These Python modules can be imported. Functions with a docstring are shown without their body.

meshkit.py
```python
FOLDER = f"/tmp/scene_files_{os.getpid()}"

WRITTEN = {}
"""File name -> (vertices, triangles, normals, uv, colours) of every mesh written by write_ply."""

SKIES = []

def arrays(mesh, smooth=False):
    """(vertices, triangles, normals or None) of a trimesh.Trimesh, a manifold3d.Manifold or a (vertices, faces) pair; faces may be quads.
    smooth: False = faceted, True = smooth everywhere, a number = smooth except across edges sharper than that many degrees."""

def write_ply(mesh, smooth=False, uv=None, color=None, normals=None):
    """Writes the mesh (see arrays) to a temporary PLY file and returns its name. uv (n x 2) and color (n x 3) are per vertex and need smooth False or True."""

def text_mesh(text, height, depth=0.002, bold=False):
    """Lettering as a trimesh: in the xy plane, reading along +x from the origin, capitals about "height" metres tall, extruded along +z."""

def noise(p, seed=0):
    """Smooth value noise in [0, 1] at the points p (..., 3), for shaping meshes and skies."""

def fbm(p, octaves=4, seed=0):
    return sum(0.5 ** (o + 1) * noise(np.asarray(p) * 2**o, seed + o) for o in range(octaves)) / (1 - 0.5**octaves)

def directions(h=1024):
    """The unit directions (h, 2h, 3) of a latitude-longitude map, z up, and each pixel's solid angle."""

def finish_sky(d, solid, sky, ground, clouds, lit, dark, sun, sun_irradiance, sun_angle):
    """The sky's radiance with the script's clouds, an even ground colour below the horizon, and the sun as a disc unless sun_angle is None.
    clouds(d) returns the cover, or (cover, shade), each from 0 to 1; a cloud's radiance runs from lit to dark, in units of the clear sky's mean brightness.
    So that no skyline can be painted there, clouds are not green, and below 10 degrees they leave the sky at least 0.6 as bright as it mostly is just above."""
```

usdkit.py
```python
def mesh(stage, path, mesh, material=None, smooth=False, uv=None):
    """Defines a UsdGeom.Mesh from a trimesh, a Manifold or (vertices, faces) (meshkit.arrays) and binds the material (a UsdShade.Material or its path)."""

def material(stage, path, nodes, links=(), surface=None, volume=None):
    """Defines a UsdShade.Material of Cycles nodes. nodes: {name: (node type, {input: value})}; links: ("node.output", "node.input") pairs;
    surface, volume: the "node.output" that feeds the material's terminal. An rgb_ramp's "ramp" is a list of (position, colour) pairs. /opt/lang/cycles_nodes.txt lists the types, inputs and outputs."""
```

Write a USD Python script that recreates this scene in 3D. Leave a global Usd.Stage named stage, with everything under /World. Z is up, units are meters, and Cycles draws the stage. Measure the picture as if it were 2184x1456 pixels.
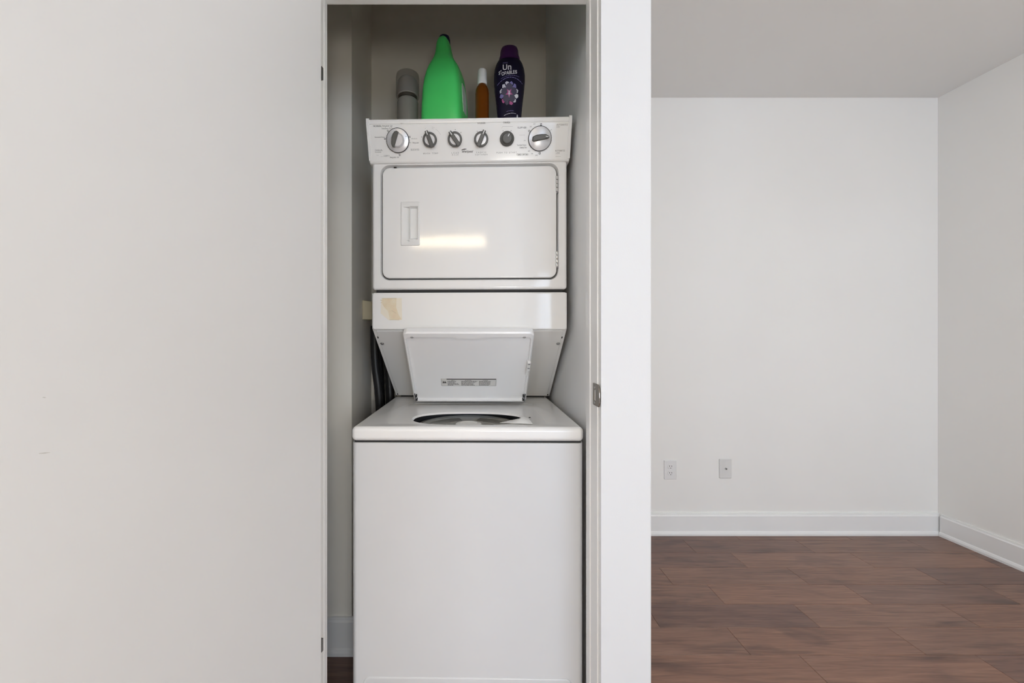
import math, random
import numpy as np
import trimesh
import manifold3d as m3
from shapely.geometry import Polygon, box as sbox, Point
from shapely import affinity
from pxr import Usd, UsdGeom, UsdLux, UsdShade, Gf, Sdf
import usdkit, meshkit

random.seed(4)
rng = np.random.default_rng(4)
stage = Usd.Stage.CreateInMemory()
UsdGeom.SetStageUpAxis(stage, UsdGeom.Tokens.z)
UsdGeom.SetStageMetersPerUnit(stage, 1.0)
UsdGeom.Xform.Define(stage, '/World')
UsdGeom.Scope.Define(stage, '/World/Looks')

# ------------------------------------------------------------------ camera, light, exposure
F, CX, CY, CAMZ = 884.0, 1008.0, 722.0, 1.165     # focal length in pixels, level horizon, eye height
cam = UsdGeom.Camera.Define(stage, '/World/camera')
cam.CreateHorizontalApertureAttr(36.0)
cam.CreateVerticalApertureAttr(24.0)
cam.CreateFocalLengthAttr(F / 2184 * 36)
cam.CreateHorizontalApertureOffsetAttr((1092 - CX) / 2184 * 36)
cam.CreateVerticalApertureOffsetAttr((CY - 728) / 2184 * 36)
cam.CreateClippingRangeAttr(Gf.Vec2f(0.02, 60))
cam.CreateExposureAttr(0.26)
xf = UsdGeom.Xformable(cam)
xf.AddTranslateOp().Set(Gf.Vec3d(0, 0, CAMZ))
xf.AddRotateXOp().Set(90.0)

WIN = dict(x0=0.74, x1=2.50, z0=0.25, z1=2.32, y=-4.5)      # tall window in the wall behind the camera
WIN2 = dict(x0=-3.5, x1=-1.75, z0=0.25, z1=2.32, y=-4.5)    # unseen window added behind and to the left as warm fill
WIN_POWER, WIN_COLOR = 3.2, (0.84, 0.95, 1.12)
FILL_WIN2_POWER, FILL_WIN2_COLOR = 1.6, (1.0, 0.96, 0.90)
FILL_GLOBE_POWER, FILL_COLOR = 24.0, (0.965, 0.955, 0.90)  # unseen globe lamps added as general fill, brightening ceiling and room
HALL_FILL_POWER = 8.0  # unseen hall lamp added to brighten the washer deck
FILL_LAMP_POWER, FILL_LAMP_COLOR = 27.0, (0.985, 0.945, 0.86)  # unseen lamp added as flash-like fill into the closet
LAMP_POWER, LAMP_COLOR = 16.0, (1.0, 0.82, 0.55)
SKY_COLOR = (0.55, 0.72, 1.0)

for name_, w_, p_, c_ in (('window_daylight', WIN, WIN_POWER, WIN_COLOR), ('left_window_daylight', WIN2, FILL_WIN2_POWER, FILL_WIN2_COLOR)):
    rl = UsdLux.RectLight.Define(stage, '/World/' + name_)
    rl.CreateWidthAttr(w_['x1'] - w_['x0'])
    rl.CreateHeightAttr(w_['z1'] - w_['z0'])
    rl.CreateIntensityAttr(p_)
    rl.CreateColorAttr(Gf.Vec3f(*c_))
    x_ = UsdGeom.Xformable(rl)
    x_.AddTranslateOp().Set(Gf.Vec3d((w_['x0'] + w_['x1']) / 2, w_['y'] - 0.16, (w_['z0'] + w_['z1']) / 2))
    x_.AddRotateXOp().Set(90.0)                             # faces into the room (+y)

dome = UsdLux.DomeLight.Define(stage, '/World/sky')
dome.CreateIntensityAttr(1.0)
dome.CreateColorAttr(Gf.Vec3f(*SKY_COLOR))

# ------------------------------------------------------------------ helpers
used = {}

def numbered(parent, name):
    k = (parent, name)
    n = used.get(k, 0)
    used[k] = n + 1
    return name if n == 0 else f'{name}_{n:03d}'

def path_of(parent):
    return '/World' if parent is None else str(parent.GetPath())

def tag(o, label=None, cat=None, group=None, kind=None):
    for k, v in (('label', label), ('category', cat), ('group', group), ('kind', kind)):
        if v:
            o.SetCustomDataByKey(k, v)
    return o

ORIGIN = {}                                                   # thing path -> base point, so that parts are written in room coordinates

def thing(name, label=None, cat=None, loc=(0, 0, 0), group=None, kind=None):
    x = UsdGeom.Xform.Define(stage, '/World/' + numbered(None, name))
    x.AddTranslateOp().Set(Gf.Vec3d(*map(float, loc)))
    o = x.GetPrim()
    ORIGIN[str(o.GetPath())] = np.array(loc, float)
    return tag(o, label, cat, group, kind)

def obj(name, mesh, mat, parent=None, smooth=30, label=None, kind=None):
    v, f, _ = meshkit.arrays(mesh)
    par = path_of(parent)
    org = ORIGIN.get('/'.join(par.split('/')[:3]))
    if org is not None:
        v = v - org
    p = f'{par}/{numbered(par if parent is not None else None, name)}'
    m = usdkit.mesh(stage, p, (v, f), mat, smooth=smooth)
    return tag(m.GetPrim(), label, None, None, kind)

def struct(name, mesh, mat, smooth=30):
    return obj(name, mesh, mat, None, smooth, kind='structure')

def cat(*ms):
    return trimesh.util.concatenate([trimesh.Trimesh(*meshkit.arrays(m)[:2], process=False) for m in ms])

def bx(x0, x1, y0, y1, z0, z1):
    b = trimesh.creation.box((x1 - x0, y1 - y0, z1 - z0))
    b.apply_translation(((x0 + x1) / 2, (y0 + y1) / 2, (z0 + z1) / 2))
    return b

def mf(mesh):
    if isinstance(mesh, m3.Manifold):
        return mesh
    return m3.Manifold(m3.Mesh(np.asarray(mesh.vertices, np.float32), np.asarray(mesh.faces, np.uint32)))

def hull(pts):
    return m3.Manifold.hull_points(np.asarray(pts, float))

def rbox(x0, x1, y0, y1, z0, z1, r, seg=16):
    s = m3.Manifold.sphere(r, seg)
    return m3.Manifold.batch_hull([s.translate((x, y, z)) for x in (x0 + r, x1 - r) for y in (y0 + r, y1 - r) for z in (z0 + r, z1 - r)])

def rrect(x0, x1, z0, z1, r, n=8):
    """Counter-clockwise rounded rectangle outline."""
    r = min(r, (x1 - x0) / 2 - 1e-5, (z1 - z0) / 2 - 1e-5)
    out = []
    for cx, cz, a0 in ((x1 - r, z1 - r, 0), (x0 + r, z1 - r, 90), (x0 + r, z0 + r, 180), (x1 - r, z0 + r, 270)):
        for k in range(n + 1):
            a = math.radians(a0 + 90 * k / n)
            out.append((cx + r * math.cos(a), cz + r * math.sin(a)))
    return np.array(out)

def plate(x0, x1, z0, z1, yf, yb, r, bevel=0.002, n=8):
    """Rounded rectangular plate facing -y (front at yf, back at yb) with a rounded front edge."""
    pts = []
    for k in range(4):
        a = math.radians(90 * k / 3)
        ins, dy = bevel * (1 - math.sin(a)), bevel * (1 - math.cos(a))
        for x, z in rrect(x0 + ins, x1 - ins, z0 + ins, z1 - ins, max(r - ins, 1e-4), n):
            pts.append((x, yf + dy, z))
    # order: k=0 is the inset front
    for x, z in rrect(x0, x1, z0, z1, r, n):
        pts.append((x, yb, z))
    return hull(pts)

def prism_yz(poly, x0, x1):
    """Extrudes an outline of (y, z) points along x."""
    g = trimesh.creation.extrude_polygon(Polygon(poly), x1 - x0, engine='earcut')
    v = g.vertices.copy()
    g.vertices = np.c_[v[:, 2] + x0, v[:, 0], v[:, 1]]
    return g

def prism_xz(poly, y0, y1):
    g = trimesh.creation.extrude_polygon(poly if isinstance(poly, Polygon) else Polygon(poly), y1 - y0, engine='earcut')
    v = g.vertices.copy()
    g.vertices = np.c_[v[:, 0], y1 - v[:, 2], v[:, 1]]
    return g

def prism_xy(poly, z0, z1):
    g = trimesh.creation.extrude_polygon(poly if isinstance(poly, Polygon) else Polygon(poly), z1 - z0, engine='earcut')
    g.apply_translation((0, 0, z0))
    return g

def lathe(profile, center=(0, 0, 0), sections=40):
    g = trimesh.creation.revolve(np.array(profile, float), sections=sections)
    g.apply_translation(center)
    return g

def tube(points, r, sides=12):
    p = np.asarray(points, float)
    # Catmull-Rom through the points
    q = np.vstack([2 * p[0] - p[1], p, 2 * p[-1] - p[-2]])
    out = []
    for i in range(1, len(q) - 2):
        for t in np.linspace(0, 1, 9)[: 8 if i < len(q) - 3 else 9]:
            out.append(0.5 * ((2 * q[i]) + (q[i + 1] - q[i - 1]) * t + (2 * q[i - 1] - 5 * q[i] + 4 * q[i + 1] - q[i + 2]) * t * t + (3 * q[i] - q[i - 1] - 3 * q[i + 1] + q[i + 2]) * t ** 3))
    out = np.array(out)
    t = np.gradient(out, axis=0)
    t /= np.linalg.norm(t, axis=1, keepdims=True)
    up = np.array([0.3, 1.0, 0.1])
    a = np.cross(t, up); a /= np.linalg.norm(a, axis=1, keepdims=True)
    b = np.cross(t, a)
    ang = np.arange(sides) * 2 * np.pi / sides
    v = out[:, None] + r * (np.cos(ang)[None, :, None] * a[:, None] + np.sin(ang)[None, :, None] * b[:, None])
    n = len(out)
    i, j = np.meshgrid(np.arange(n - 1), np.arange(sides), indexing='ij')
    f = np.stack([i * sides + j, i * sides + (j + 1) % sides, (i + 1) * sides + (j + 1) % sides, (i + 1) * sides + j], -1).reshape(-1, 4)
    v = np.vstack([v.reshape(-1, 3), out[:1], out[-1:]])
    tri = np.vstack([f[:, [0, 1, 2]], f[:, [0, 2, 3]]])
    caps = [(n * sides, (k + 1) % sides, k) for k in range(sides)] + [(n * sides + 1, (n - 1) * sides + k, (n - 1) * sides + (k + 1) % sides) for k in range(sides)]
    g = trimesh.Trimesh(v, np.vstack([tri, caps]), process=False)
    trimesh.repair.fix_normals(g)
    return g

def loft(rings):
    """Closes a stack of equal-length rings (n x 3 each, bottom to top) into a solid."""
    n = len(rings[0]); R = len(rings)
    v = np.vstack(rings + [np.mean(rings[0], 0)[None], np.mean(rings[-1], 0)[None]])
    f = []
    for i in range(R - 1):
        for j in range(n):
            k = (j + 1) % n
            f += [(i * n + j, i * n + k, (i + 1) * n + k), (i * n + j, (i + 1) * n + k, (i + 1) * n + j)]
    for j in range(n):
        k = (j + 1) % n
        f += [(R * n, k, j), (R * n + 1, (R - 1) * n + j, (R - 1) * n + k)]
    g = trimesh.Trimesh(v, np.array(f), process=False)
    trimesh.repair.fix_normals(g)
    return g

# ------------------------------------------------------------------ materials
LOOKS = '/World/Looks/'

def plain(name, color, rough=0.5, **kw):
    d = dict(base_color=color, roughness=rough); d.update(kw)
    return usdkit.material(stage, LOOKS + name, {'p': ('principled_bsdf', d)}, surface='p.BSDF')

def painted(name, c1, c2, rough=0.6, scale=2.5, bump=0.0, **kw):
    """Two close tones in soft patches, with a fine roller stipple."""
    d = dict(roughness=rough); d.update(kw)
    nodes = {'g': ('geometry', {}), 'n': ('noise_texture', {'scale': scale, 'detail': 3.0}),
             'r': ('rgb_ramp', {'ramp': [(0.35, c1), (0.65, c2)]}), 'p': ('principled_bsdf', d)}
    links = [('g.position', 'n.vector'), ('n.fac', 'r.fac'), ('r.color', 'p.base_color')]
    if bump:
        nodes['n2'] = ('noise_texture', {'scale': 260.0, 'detail': 2.0})
        nodes['b'] = ('bump', {'strength': bump, 'distance': 0.002})
        links += [('g.position', 'n2.vector'), ('n2.fac', 'b.height'), ('b.normal', 'p.normal')]
    return usdkit.material(stage, LOOKS + name, nodes, links, surface='p.BSDF')

M = {}
M['wall'] = painted('wall_paint', (0.85, 0.845, 0.83), (0.862, 0.857, 0.845), 0.62, 1.6, 0.04)
M['closet'] = painted('closet_paint', (0.895, 0.85, 0.765), (0.905, 0.86, 0.775), 0.62, 1.6, 0.04)
M['wall2'] = painted('closet_wall_paint_dimmed', (0.675, 0.69, 0.715), (0.69, 0.705, 0.73), 0.62, 1.6, 0.04)  # wall paint dimmed and cooled to offset too much light on this wall
M['ceiling'] = painted('ceiling_paint', (0.84, 0.835, 0.82), (0.85, 0.845, 0.83), 0.75, 1.2, 0.08)
M['trim'] = painted('trim_paint', (0.83, 0.835, 0.84), (0.845, 0.85, 0.855), 0.32, 3.0)
M['jamb'] = painted('jamb_paint', (0.84, 0.835, 0.82), (0.85, 0.845, 0.83), 0.36, 3.0)
M['door'] = painted('door_paint', (0.695, 0.692, 0.69), (0.708, 0.705, 0.703), 0.42, 2.2, 0.02)
M['enamel'] = painted('white_enamel', (0.875, 0.868, 0.855), (0.885, 0.878, 0.865), 0.085, 5.0)
M['enamel2'] = painted('washer_enamel', (0.875, 0.872, 0.868), (0.885, 0.882, 0.878), 0.20, 5.0)
M['enamel3'] = painted('cabinet_enamel_dimmed', (0.69, 0.697, 0.71), (0.70, 0.707, 0.72), 0.20, 5.0)  # white enamel dimmed to offset strong light on the washer front
M['panel'] = painted('console_enamel', (0.875, 0.868, 0.85), (0.885, 0.878, 0.86), 0.15, 5.0)
M['lidw'] = plain('lid_inside', (0.88, 0.88, 0.885), 0.25)
M['plastic'] = plain('white_plastic', (0.80, 0.80, 0.79), 0.35)
M['tubplastic'] = plain('tub_plastic', (0.82, 0.82, 0.80), 0.3)
M['tubdark'] = plain('tub_metal', (0.22, 0.22, 0.24), 0.35, metallic=0.6)
M['black'] = plain('black_rubber', (0.012, 0.012, 0.013), 0.45)
M['groove_shade'] = plain('door_seal', (0.06, 0.06, 0.06), 0.6)  # dark tone for the shade in the groove round the dryer door
M['dark'] = plain('dark_gap', (0.02, 0.02, 0.02), 0.7)
M['knobdark'] = plain('knob_grey', (0.095, 0.093, 0.085), 0.42)
M['knobrim'] = plain('knob_rim', (0.03, 0.03, 0.03), 0.4)
M['silver'] = plain('knob_silver', (0.70, 0.70, 0.715), 0.28, metallic=0.25)
M['ink'] = plain('printed_ink', (0.16, 0.155, 0.15), 0.5)
M['inkdark'] = plain('printed_ink_dark', (0.05, 0.045, 0.04), 0.5)
M['inkfaint'] = plain('printed_ink_faint', (0.42, 0.415, 0.40), 0.5)
M['whiteink'] = plain('white_mark', (0.85, 0.85, 0.85), 0.4)
M['chrome'] = plain('hinge_steel', (0.72, 0.72, 0.72), 0.22, metallic=1.0)
M['bronze'] = plain('strike_nickel', (0.30, 0.27, 0.235), 0.36, metallic=0.85)
M['hingedark'] = plain('hinge_tarnished', (0.14, 0.135, 0.13), 0.4, metallic=0.6)
M['screw'] = plain('screw_steel', (0.50, 0.50, 0.50), 0.35, metallic=0.9)
M['label'] = plain('label_paper', (0.70, 0.69, 0.67), 0.5)
M['paper'] = plain('white_tissue', (0.86, 0.86, 0.85), 0.75)
M['outlet'] = plain('outlet_plastic', (0.78, 0.78, 0.785), 0.35)
M['outlet2'] = plain('coax_plate_plastic', (0.72, 0.72, 0.715), 0.4)
M['beige'] = plain('beige_box', (0.62, 0.55, 0.38), 0.5)
M['conduit'] = plain('grey_conduit', (0.42, 0.40, 0.37), 0.5)
M['green'] = usdkit.material(stage, LOOKS + 'green_jug_plastic', {
    'p': ('principled_bsdf', {'base_color': (0.085, 0.72, 0.165), 'roughness': 0.33, 'subsurface_weight': 0.25, 'subsurface_radius': (0.3, 0.6, 0.3), 'subsurface_scale': 0.02})}, surface='p.BSDF')
M['navy'] = plain('navy_cap', (0.008, 0.012, 0.045), 0.35)
M['jugside'] = plain('jug_label', (0.55, 0.66, 0.56), 0.4)
M['violet'] = plain('violet_bottle', (0.008, 0.0055, 0.022), 0.28)
M['violetcap'] = plain('purple_cap', (0.055, 0.011, 0.085), 0.35)
M['lav'] = plain('lavender_print', (0.22, 0.19, 0.42), 0.4)
M['pinkp'] = plain('pink_print', (0.45, 0.10, 0.26), 0.4)
M['silverp'] = plain('silver_print', (0.62, 0.60, 0.66), 0.35)
M['whitep'] = plain('white_print', (0.80, 0.79, 0.82), 0.4)
M['gemdark'] = plain('grey_violet_print', (0.075, 0.065, 0.10), 0.4)
M['amber'] = usdkit.material(stage, LOOKS + 'amber_plastic', {
    'p': ('principled_bsdf', {'base_color': (0.20, 0.055, 0.005), 'roughness': 0.12, 'transmission_weight': 0.35, 'ior': 1.4})}, surface='p.BSDF')
M['milky'] = plain('milky_plastic', (0.25, 0.235, 0.205), 0.35)
M['milkycap'] = plain('milky_cap', (0.40, 0.375, 0.335), 0.4)
M['clear'] = plain('clear_plastic', (0.30, 0.28, 0.25), 0.2, alpha=0.28)
M['band'] = plain('bottle_neck_band', (0.05, 0.042, 0.03), 0.5)
M['glass'] = usdkit.material(stage, LOOKS + 'window_glass', {
    't': ('transparent_bsdf', {'color': (0.97, 0.98, 0.98)}), 'g': ('glossy_bsdf', {'color': (1, 1, 1), 'roughness': 0.0}), 'f': ('fresnel', {'IOR': 1.45}),
    'm': ('mix_closure', {})}, [('f.fac', 'm.fac'), ('t.BSDF', 'm.closure1'), ('g.BSDF', 'm.closure2')], surface='m.closure')
M['frame'] = plain('window_frame_white', (0.75, 0.76, 0.77), 0.4)
M['lamp'] = usdkit.material(stage, LOOKS + 'lamp_diffuser', {'e': ('emission', {'color': LAMP_COLOR, 'strength': LAMP_POWER})}, surface='e.emission')
M['globe'] = usdkit.material(stage, LOOKS + 'fill_globe_glass', {'e': ('emission', {'color': FILL_COLOR, 'strength': FILL_GLOBE_POWER})}, surface='e.emission')
M['fillglobe'] = usdkit.material(stage, LOOKS + 'fill_lamp_globe', {'e': ('emission', {'color': FILL_LAMP_COLOR, 'strength': FILL_LAMP_POWER})}, surface='e.emission')
M['hall_fill'] = usdkit.material(stage, LOOKS + 'hall_fill_diffuser', {'e': ('emission', {'color': FILL_COLOR, 'strength': HALL_FILL_POWER})}, surface='e.emission')
M['lampbody'] = plain('lamp_body', (0.8, 0.8, 0.8), 0.4)
M['scuff'] = plain('scuff_grey', (0.54, 0.53, 0.51), 0.6)
M['residue'] = usdkit.material(stage, LOOKS + 'tape_residue', {
    'g': ('geometry', {}), 'n': ('noise_texture', {'scale': 38.0, 'detail': 3.0}),
    'r': ('rgb_ramp', {'ramp': [(0.32, (0.82, 0.74, 0.58)), (0.52, (0.80, 0.69, 0.50)), (0.7, (0.79, 0.64, 0.46))]}),
    'p': ('principled_bsdf', {'roughness': 0.5})},
    [('g.position', 'n.vector'), ('n.fac', 'r.fac'), ('r.color', 'p.base_color')], surface='p.BSDF')
M['residueedge'] = plain('tape_residue_edge', (0.66, 0.57, 0.40), 0.6)
M['residuepale'] = plain('tape_residue_pale', (0.85, 0.79, 0.67), 0.4)

def wood(name, tone, hue=(1, 1, 1)):
    """Stained wood, grain along x, each plank shifted by its own random number, dark smoky blotches as in the stain."""
    c = lambda r, g, b: (r * tone * hue[0], g * tone * hue[1], b * tone * hue[2])
    nodes = {
        'g': ('geometry', {}), 'o': ('object_info', {}),
        'sh': ('vector_math', {'math_type': 'multiply_add', 'vector2': (37.0, 11.0, 5.0)}),
        'cx': ('combine_xyz', {}),
        'm1': ('mapping', {'mapping_type': 'point', 'scale': (3.0, 42.0, 10.0)}),
        'm2': ('mapping', {'mapping_type': 'point', 'scale': (2.6, 6.5, 4.0)}),
        'm3': ('mapping', {'mapping_type': 'point', 'scale': (14.0, 190.0, 40.0)}),
        'n1': ('noise_texture', {'scale': 1.0, 'detail': 5.0, 'distortion': 1.4}),
        'n2': ('noise_texture', {'scale': 1.0, 'detail': 3.0, 'distortion': 0.8}),
        'n3': ('noise_texture', {'scale': 1.0, 'detail': 3.0}),
        'r1': ('rgb_ramp', {'ramp': [(0.25, c(0.142, 0.074, 0.052)), (0.5, c(0.222, 0.120, 0.084)), (0.75, c(0.285, 0.161, 0.113))]}),
        'r2': ('rgb_ramp', {'ramp': [(0.30, (0.62, 0.62, 0.66)), (0.45, (0.95, 0.95, 0.96)), (0.7, (1.06, 1.05, 1.04))]}),
        'r3': ('rgb_ramp', {'ramp': [(0.3, (0.86, 0.86, 0.86)), (0.55, (1.03, 1.03, 1.03))]}),
        'x': ('mix', {'mix_type': 'multiply', 'fac': 1.0}), 'x2': ('mix', {'mix_type': 'multiply', 'fac': 1.0}),
        'b': ('bump', {'strength': 0.25, 'distance': 0.002}),
        'p': ('principled_bsdf', {'roughness': 0.36})}
    links = [('o.random', 'cx.x'), ('o.random', 'cx.y'), ('cx.vector', 'sh.vector1'), ('g.position', 'sh.vector3'),
             ('sh.vector', 'm1.vector'), ('sh.vector', 'm2.vector'), ('sh.vector', 'm3.vector'),
             ('m1.vector', 'n1.vector'), ('m2.vector', 'n2.vector'), ('m3.vector', 'n3.vector'),
             ('n1.fac', 'r1.fac'), ('n2.fac', 'r2.fac'), ('n3.fac', 'r3.fac'),
             ('r1.color', 'x.color1'), ('r2.color', 'x.color2'), ('x.color', 'x2.color1'), ('r3.color', 'x2.color2'),
             ('x2.color', 'p.base_color'), ('n1.fac', 'b.height'), ('b.normal', 'p.normal')]
    return usdkit.material(stage, LOOKS + name, nodes, links, surface='p.BSDF')

WOOD = {0: wood('wood_dark', 0.78, (0.97, 0.98, 1.06)), 1: wood('wood_dusky', 0.88, (0.98, 0.99, 1.04)), 2: wood('wood_mid', 1.0),
        3: wood('wood_warm', 1.05, (1.03, 1.0, 0.97)), 4: wood('wood_light', 1.13)}

# ------------------------------------------------------------------ the room
XL, XR, YB, YF, H = -3.7, 2.772, -4.5, 2.47, 2.60     # left wall, right wall, wall behind the camera, far wall, ceiling height
DF, DB = 0.958, 1.067                                   # closet wall: front face and back of the jambs
JL, JR = -0.3754, 0.2969                                # door opening
PX = 0.414                                              # outer corner of the wall beside the closet
CW = 0.325                                              # closet's right inner wall
CBX, CBD, CBACK = -0.449, 1.54, 1.84                    # boxed-out corner in the closet, closet's back wall
HEAD = 2.03

floor = thing('floor', kind='structure')
obj('subfloor', bx(XL - 0.1, XR + 0.1, YB - 0.1, YF + 0.1, -0.06, -0.012), M['dark'], floor, smooth=False)

def plank_mesh(x0, x1, y0, y1, c=0.0010, g=0.0004):
    x0 += g; x1 -= g; y0 += g; y1 -= g
    ring = lambda i, z: [(x0 + i, y0 + i, z), (x1 - i, y0 + i, z), (x1 - i, y1 - i, z), (x0 + i, y1 - i, z)]
    v = ring(0, -0.012) + ring(0, -c) + ring(c, 0.0)
    f = []
    for r in (0, 4):
        for k in range(4):
            a, b = r + k, r + (k + 1) % 4
            f += [(a, b, b + 4), (a, b + 4, a + 4)]
    f += [(8, 9, 10), (8, 10, 11)]
    return np.array(v), np.array(f)

PW, PL = 0.1455, 0.648
joints = {0: 1.55, 1: 1.218, 2: 1.402, 3: 1.598, 4: 1.757, 5: 1.405, 6: 1.025, 7: 1.202}     # one end joint in each row, from the far wall
tones = {(1, -1): 0, (1, 0): 1, (1, 1): 2, (2, -1): 1, (2, 0): 4, (2, 1): 3, (2, 2): 0, (3, -1): 2, (3, 0): 3, (3, 1): 0,
         (4, -1): 3, (4, 0): 1, (4, 1): 2, (4, -2): 2, (5, -1): 0, (5, 0): 2, (5, 1): 3, (5, -2): 2, (6, -1): 2, (6, 0): 3, (6, 1): 2,
         (7, -1): 3, (7, 0): 3, (7, 1): 0, (0, 0): 2, (0, 1): 1, (0, -1): 1}
rest = {k: ([], []) for k in range(5)}
row = 0
y1 = YF
while y1 > YB:
    y0 = 2.4005 - PW * row
    xj = joints.get(row, 0.9 + 0.648 * rng.random())
    k0 = -int(math.ceil((xj - XL) / PL))
    for k in range(k0, 12):
        a, b = max(xj + k * PL, XL), min(xj + (k + 1) * PL, XR)
        if b - a < 0.02:
            continue
        tone = tones.get((row, k), int(rng.choice([0, 1, 2, 2, 3, 3, 4])))
        v, f = plank_mesh(a, b, max(y0, YB), y1)
        if y0 > 0.3 and b > -1.0:
            obj('plank', (v, f), WOOD[tone], floor, smooth=False)
        else:
            n = sum(len(q) for q in rest[tone][0])
            rest[tone][0].append(v); rest[tone][1].append(f + n)
    y1 = y0
    row += 1
allv, allf = [], []
n = 0
for t in rest:
    for v, f in zip(rest[t][0], np.split(np.vstack(rest[t][1]) if rest[t][1] else np.zeros((0, 3), int), len(rest[t][1]) or 1)):
        pass
for t in rest:
    if rest[t][0]:
        vv, ff = np.vstack(rest[t][0]), np.vstack(rest[t][1])
        allv.append(vv); allf.append(ff + n); n += len(vv)
obj('plank_field', (np.vstack(allv), np.vstack(allf)), WOOD[2], floor, smooth=False, kind='stuff')

struct('ceiling', bx(XL - 0.1, XR + 0.1, YB - 0.1, YF + 0.1, H, H + 0.1) if False else cat(
    bx(XL - 0.1, XR + 0.1, YB - 0.1, DB + 0.02, H, H + 0.1),
    bx(PX - 0.03, XR + 0.1, DB + 0.02, YF + 0.1, H, H + 0.1),
    bx(-1.0, PX - 0.03, DB + 0.02, CBACK + 0.1, H + 0.08, H + 0.18)), M['ceiling'], smooth=False)
struct('wall_far', bx(PX - 0.03, XR + 0.1, YF, YF + 0.1, 0, H), M['wall'], smooth=False)
struct('wall_right', bx(XR, XR + 0.1, YB - 0.1, YF, 0, H), M['wall'], smooth=False)
struct('wall_left', bx(XL - 0.1, XL, YB - 0.1, DF, 0, H), M['wall'], smooth=False)
wb_ = [bx(a, b, YB - 0.12, YB, 0, H) for a, b in ((XL, WIN2['x0']), (WIN2['x1'], WIN['x0']), (WIN['x1'], XR))]
for w_ in (WIN, WIN2):
    wb_ += [bx(w_['x0'], w_['x1'], YB - 0.12, YB, 0, w_['z0']), bx(w_['x0'], w_['x1'], YB - 0.12, YB, w_['z1'], H)]
struct('wall_behind', cat(*wb_), M['wall'], smooth=False)
# the wall with the closet door opening; its free end and outer corner slightly rounded like a taped bead
JT = 0.018                                              # jamb board thickness
struct('wall_closet', cat(bx(XL, JL - JT, DF, DB + 0.01, 0, H), bx(JL - JT, JR + JT, DF, DB + 0.01, HEAD + JT, H),
       prism_xy([(JR + JT, DF), (PX - 0.004, DF), (PX - 0.0012, DF + 0.0012), (PX, DF + 0.004), (PX, DB + 0.01), (JR + JT, DB + 0.01), (JR + JT, DF + 0.002)], 0, H), bx(JR, JR + JT, DF, DF + 0.002, 0, HEAD + JT)), M['wall2'], smooth=False)
struct('wall_partition', bx(CW, PX, DB + 0.01, YF, 0, H + 0.08), M['wall'], smooth=False)
struct('wall_closet_rear', bx(-1.0, CW, CBACK, CBACK + 0.08, 0, H + 0.08), M['closet'], smooth=False)
struct('wall_closet_left', bx(-1.0, -0.92, DB + 0.01, CBACK, 0, H + 0.08), M['closet'], smooth=False)
struct('wall_closet_corner', bx(-0.92, CBX, CBD, CBACK, 0, H + 0.08), M['closet'], smooth=False)

def board_profile(depth=0.014, h=0.1285):
    # (distance from the wall, height), foot to top, with a stepped cap and a small shoe at the floor
    return [(0, 0), (depth + 0.008, 0), (depth + 0.008, 0.012), (depth + 0.004, 0.022), (depth, 0.026), (depth, h - 0.016), (depth - 0.004, h - 0.010), (depth - 0.006, h), (0, h)]

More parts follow.
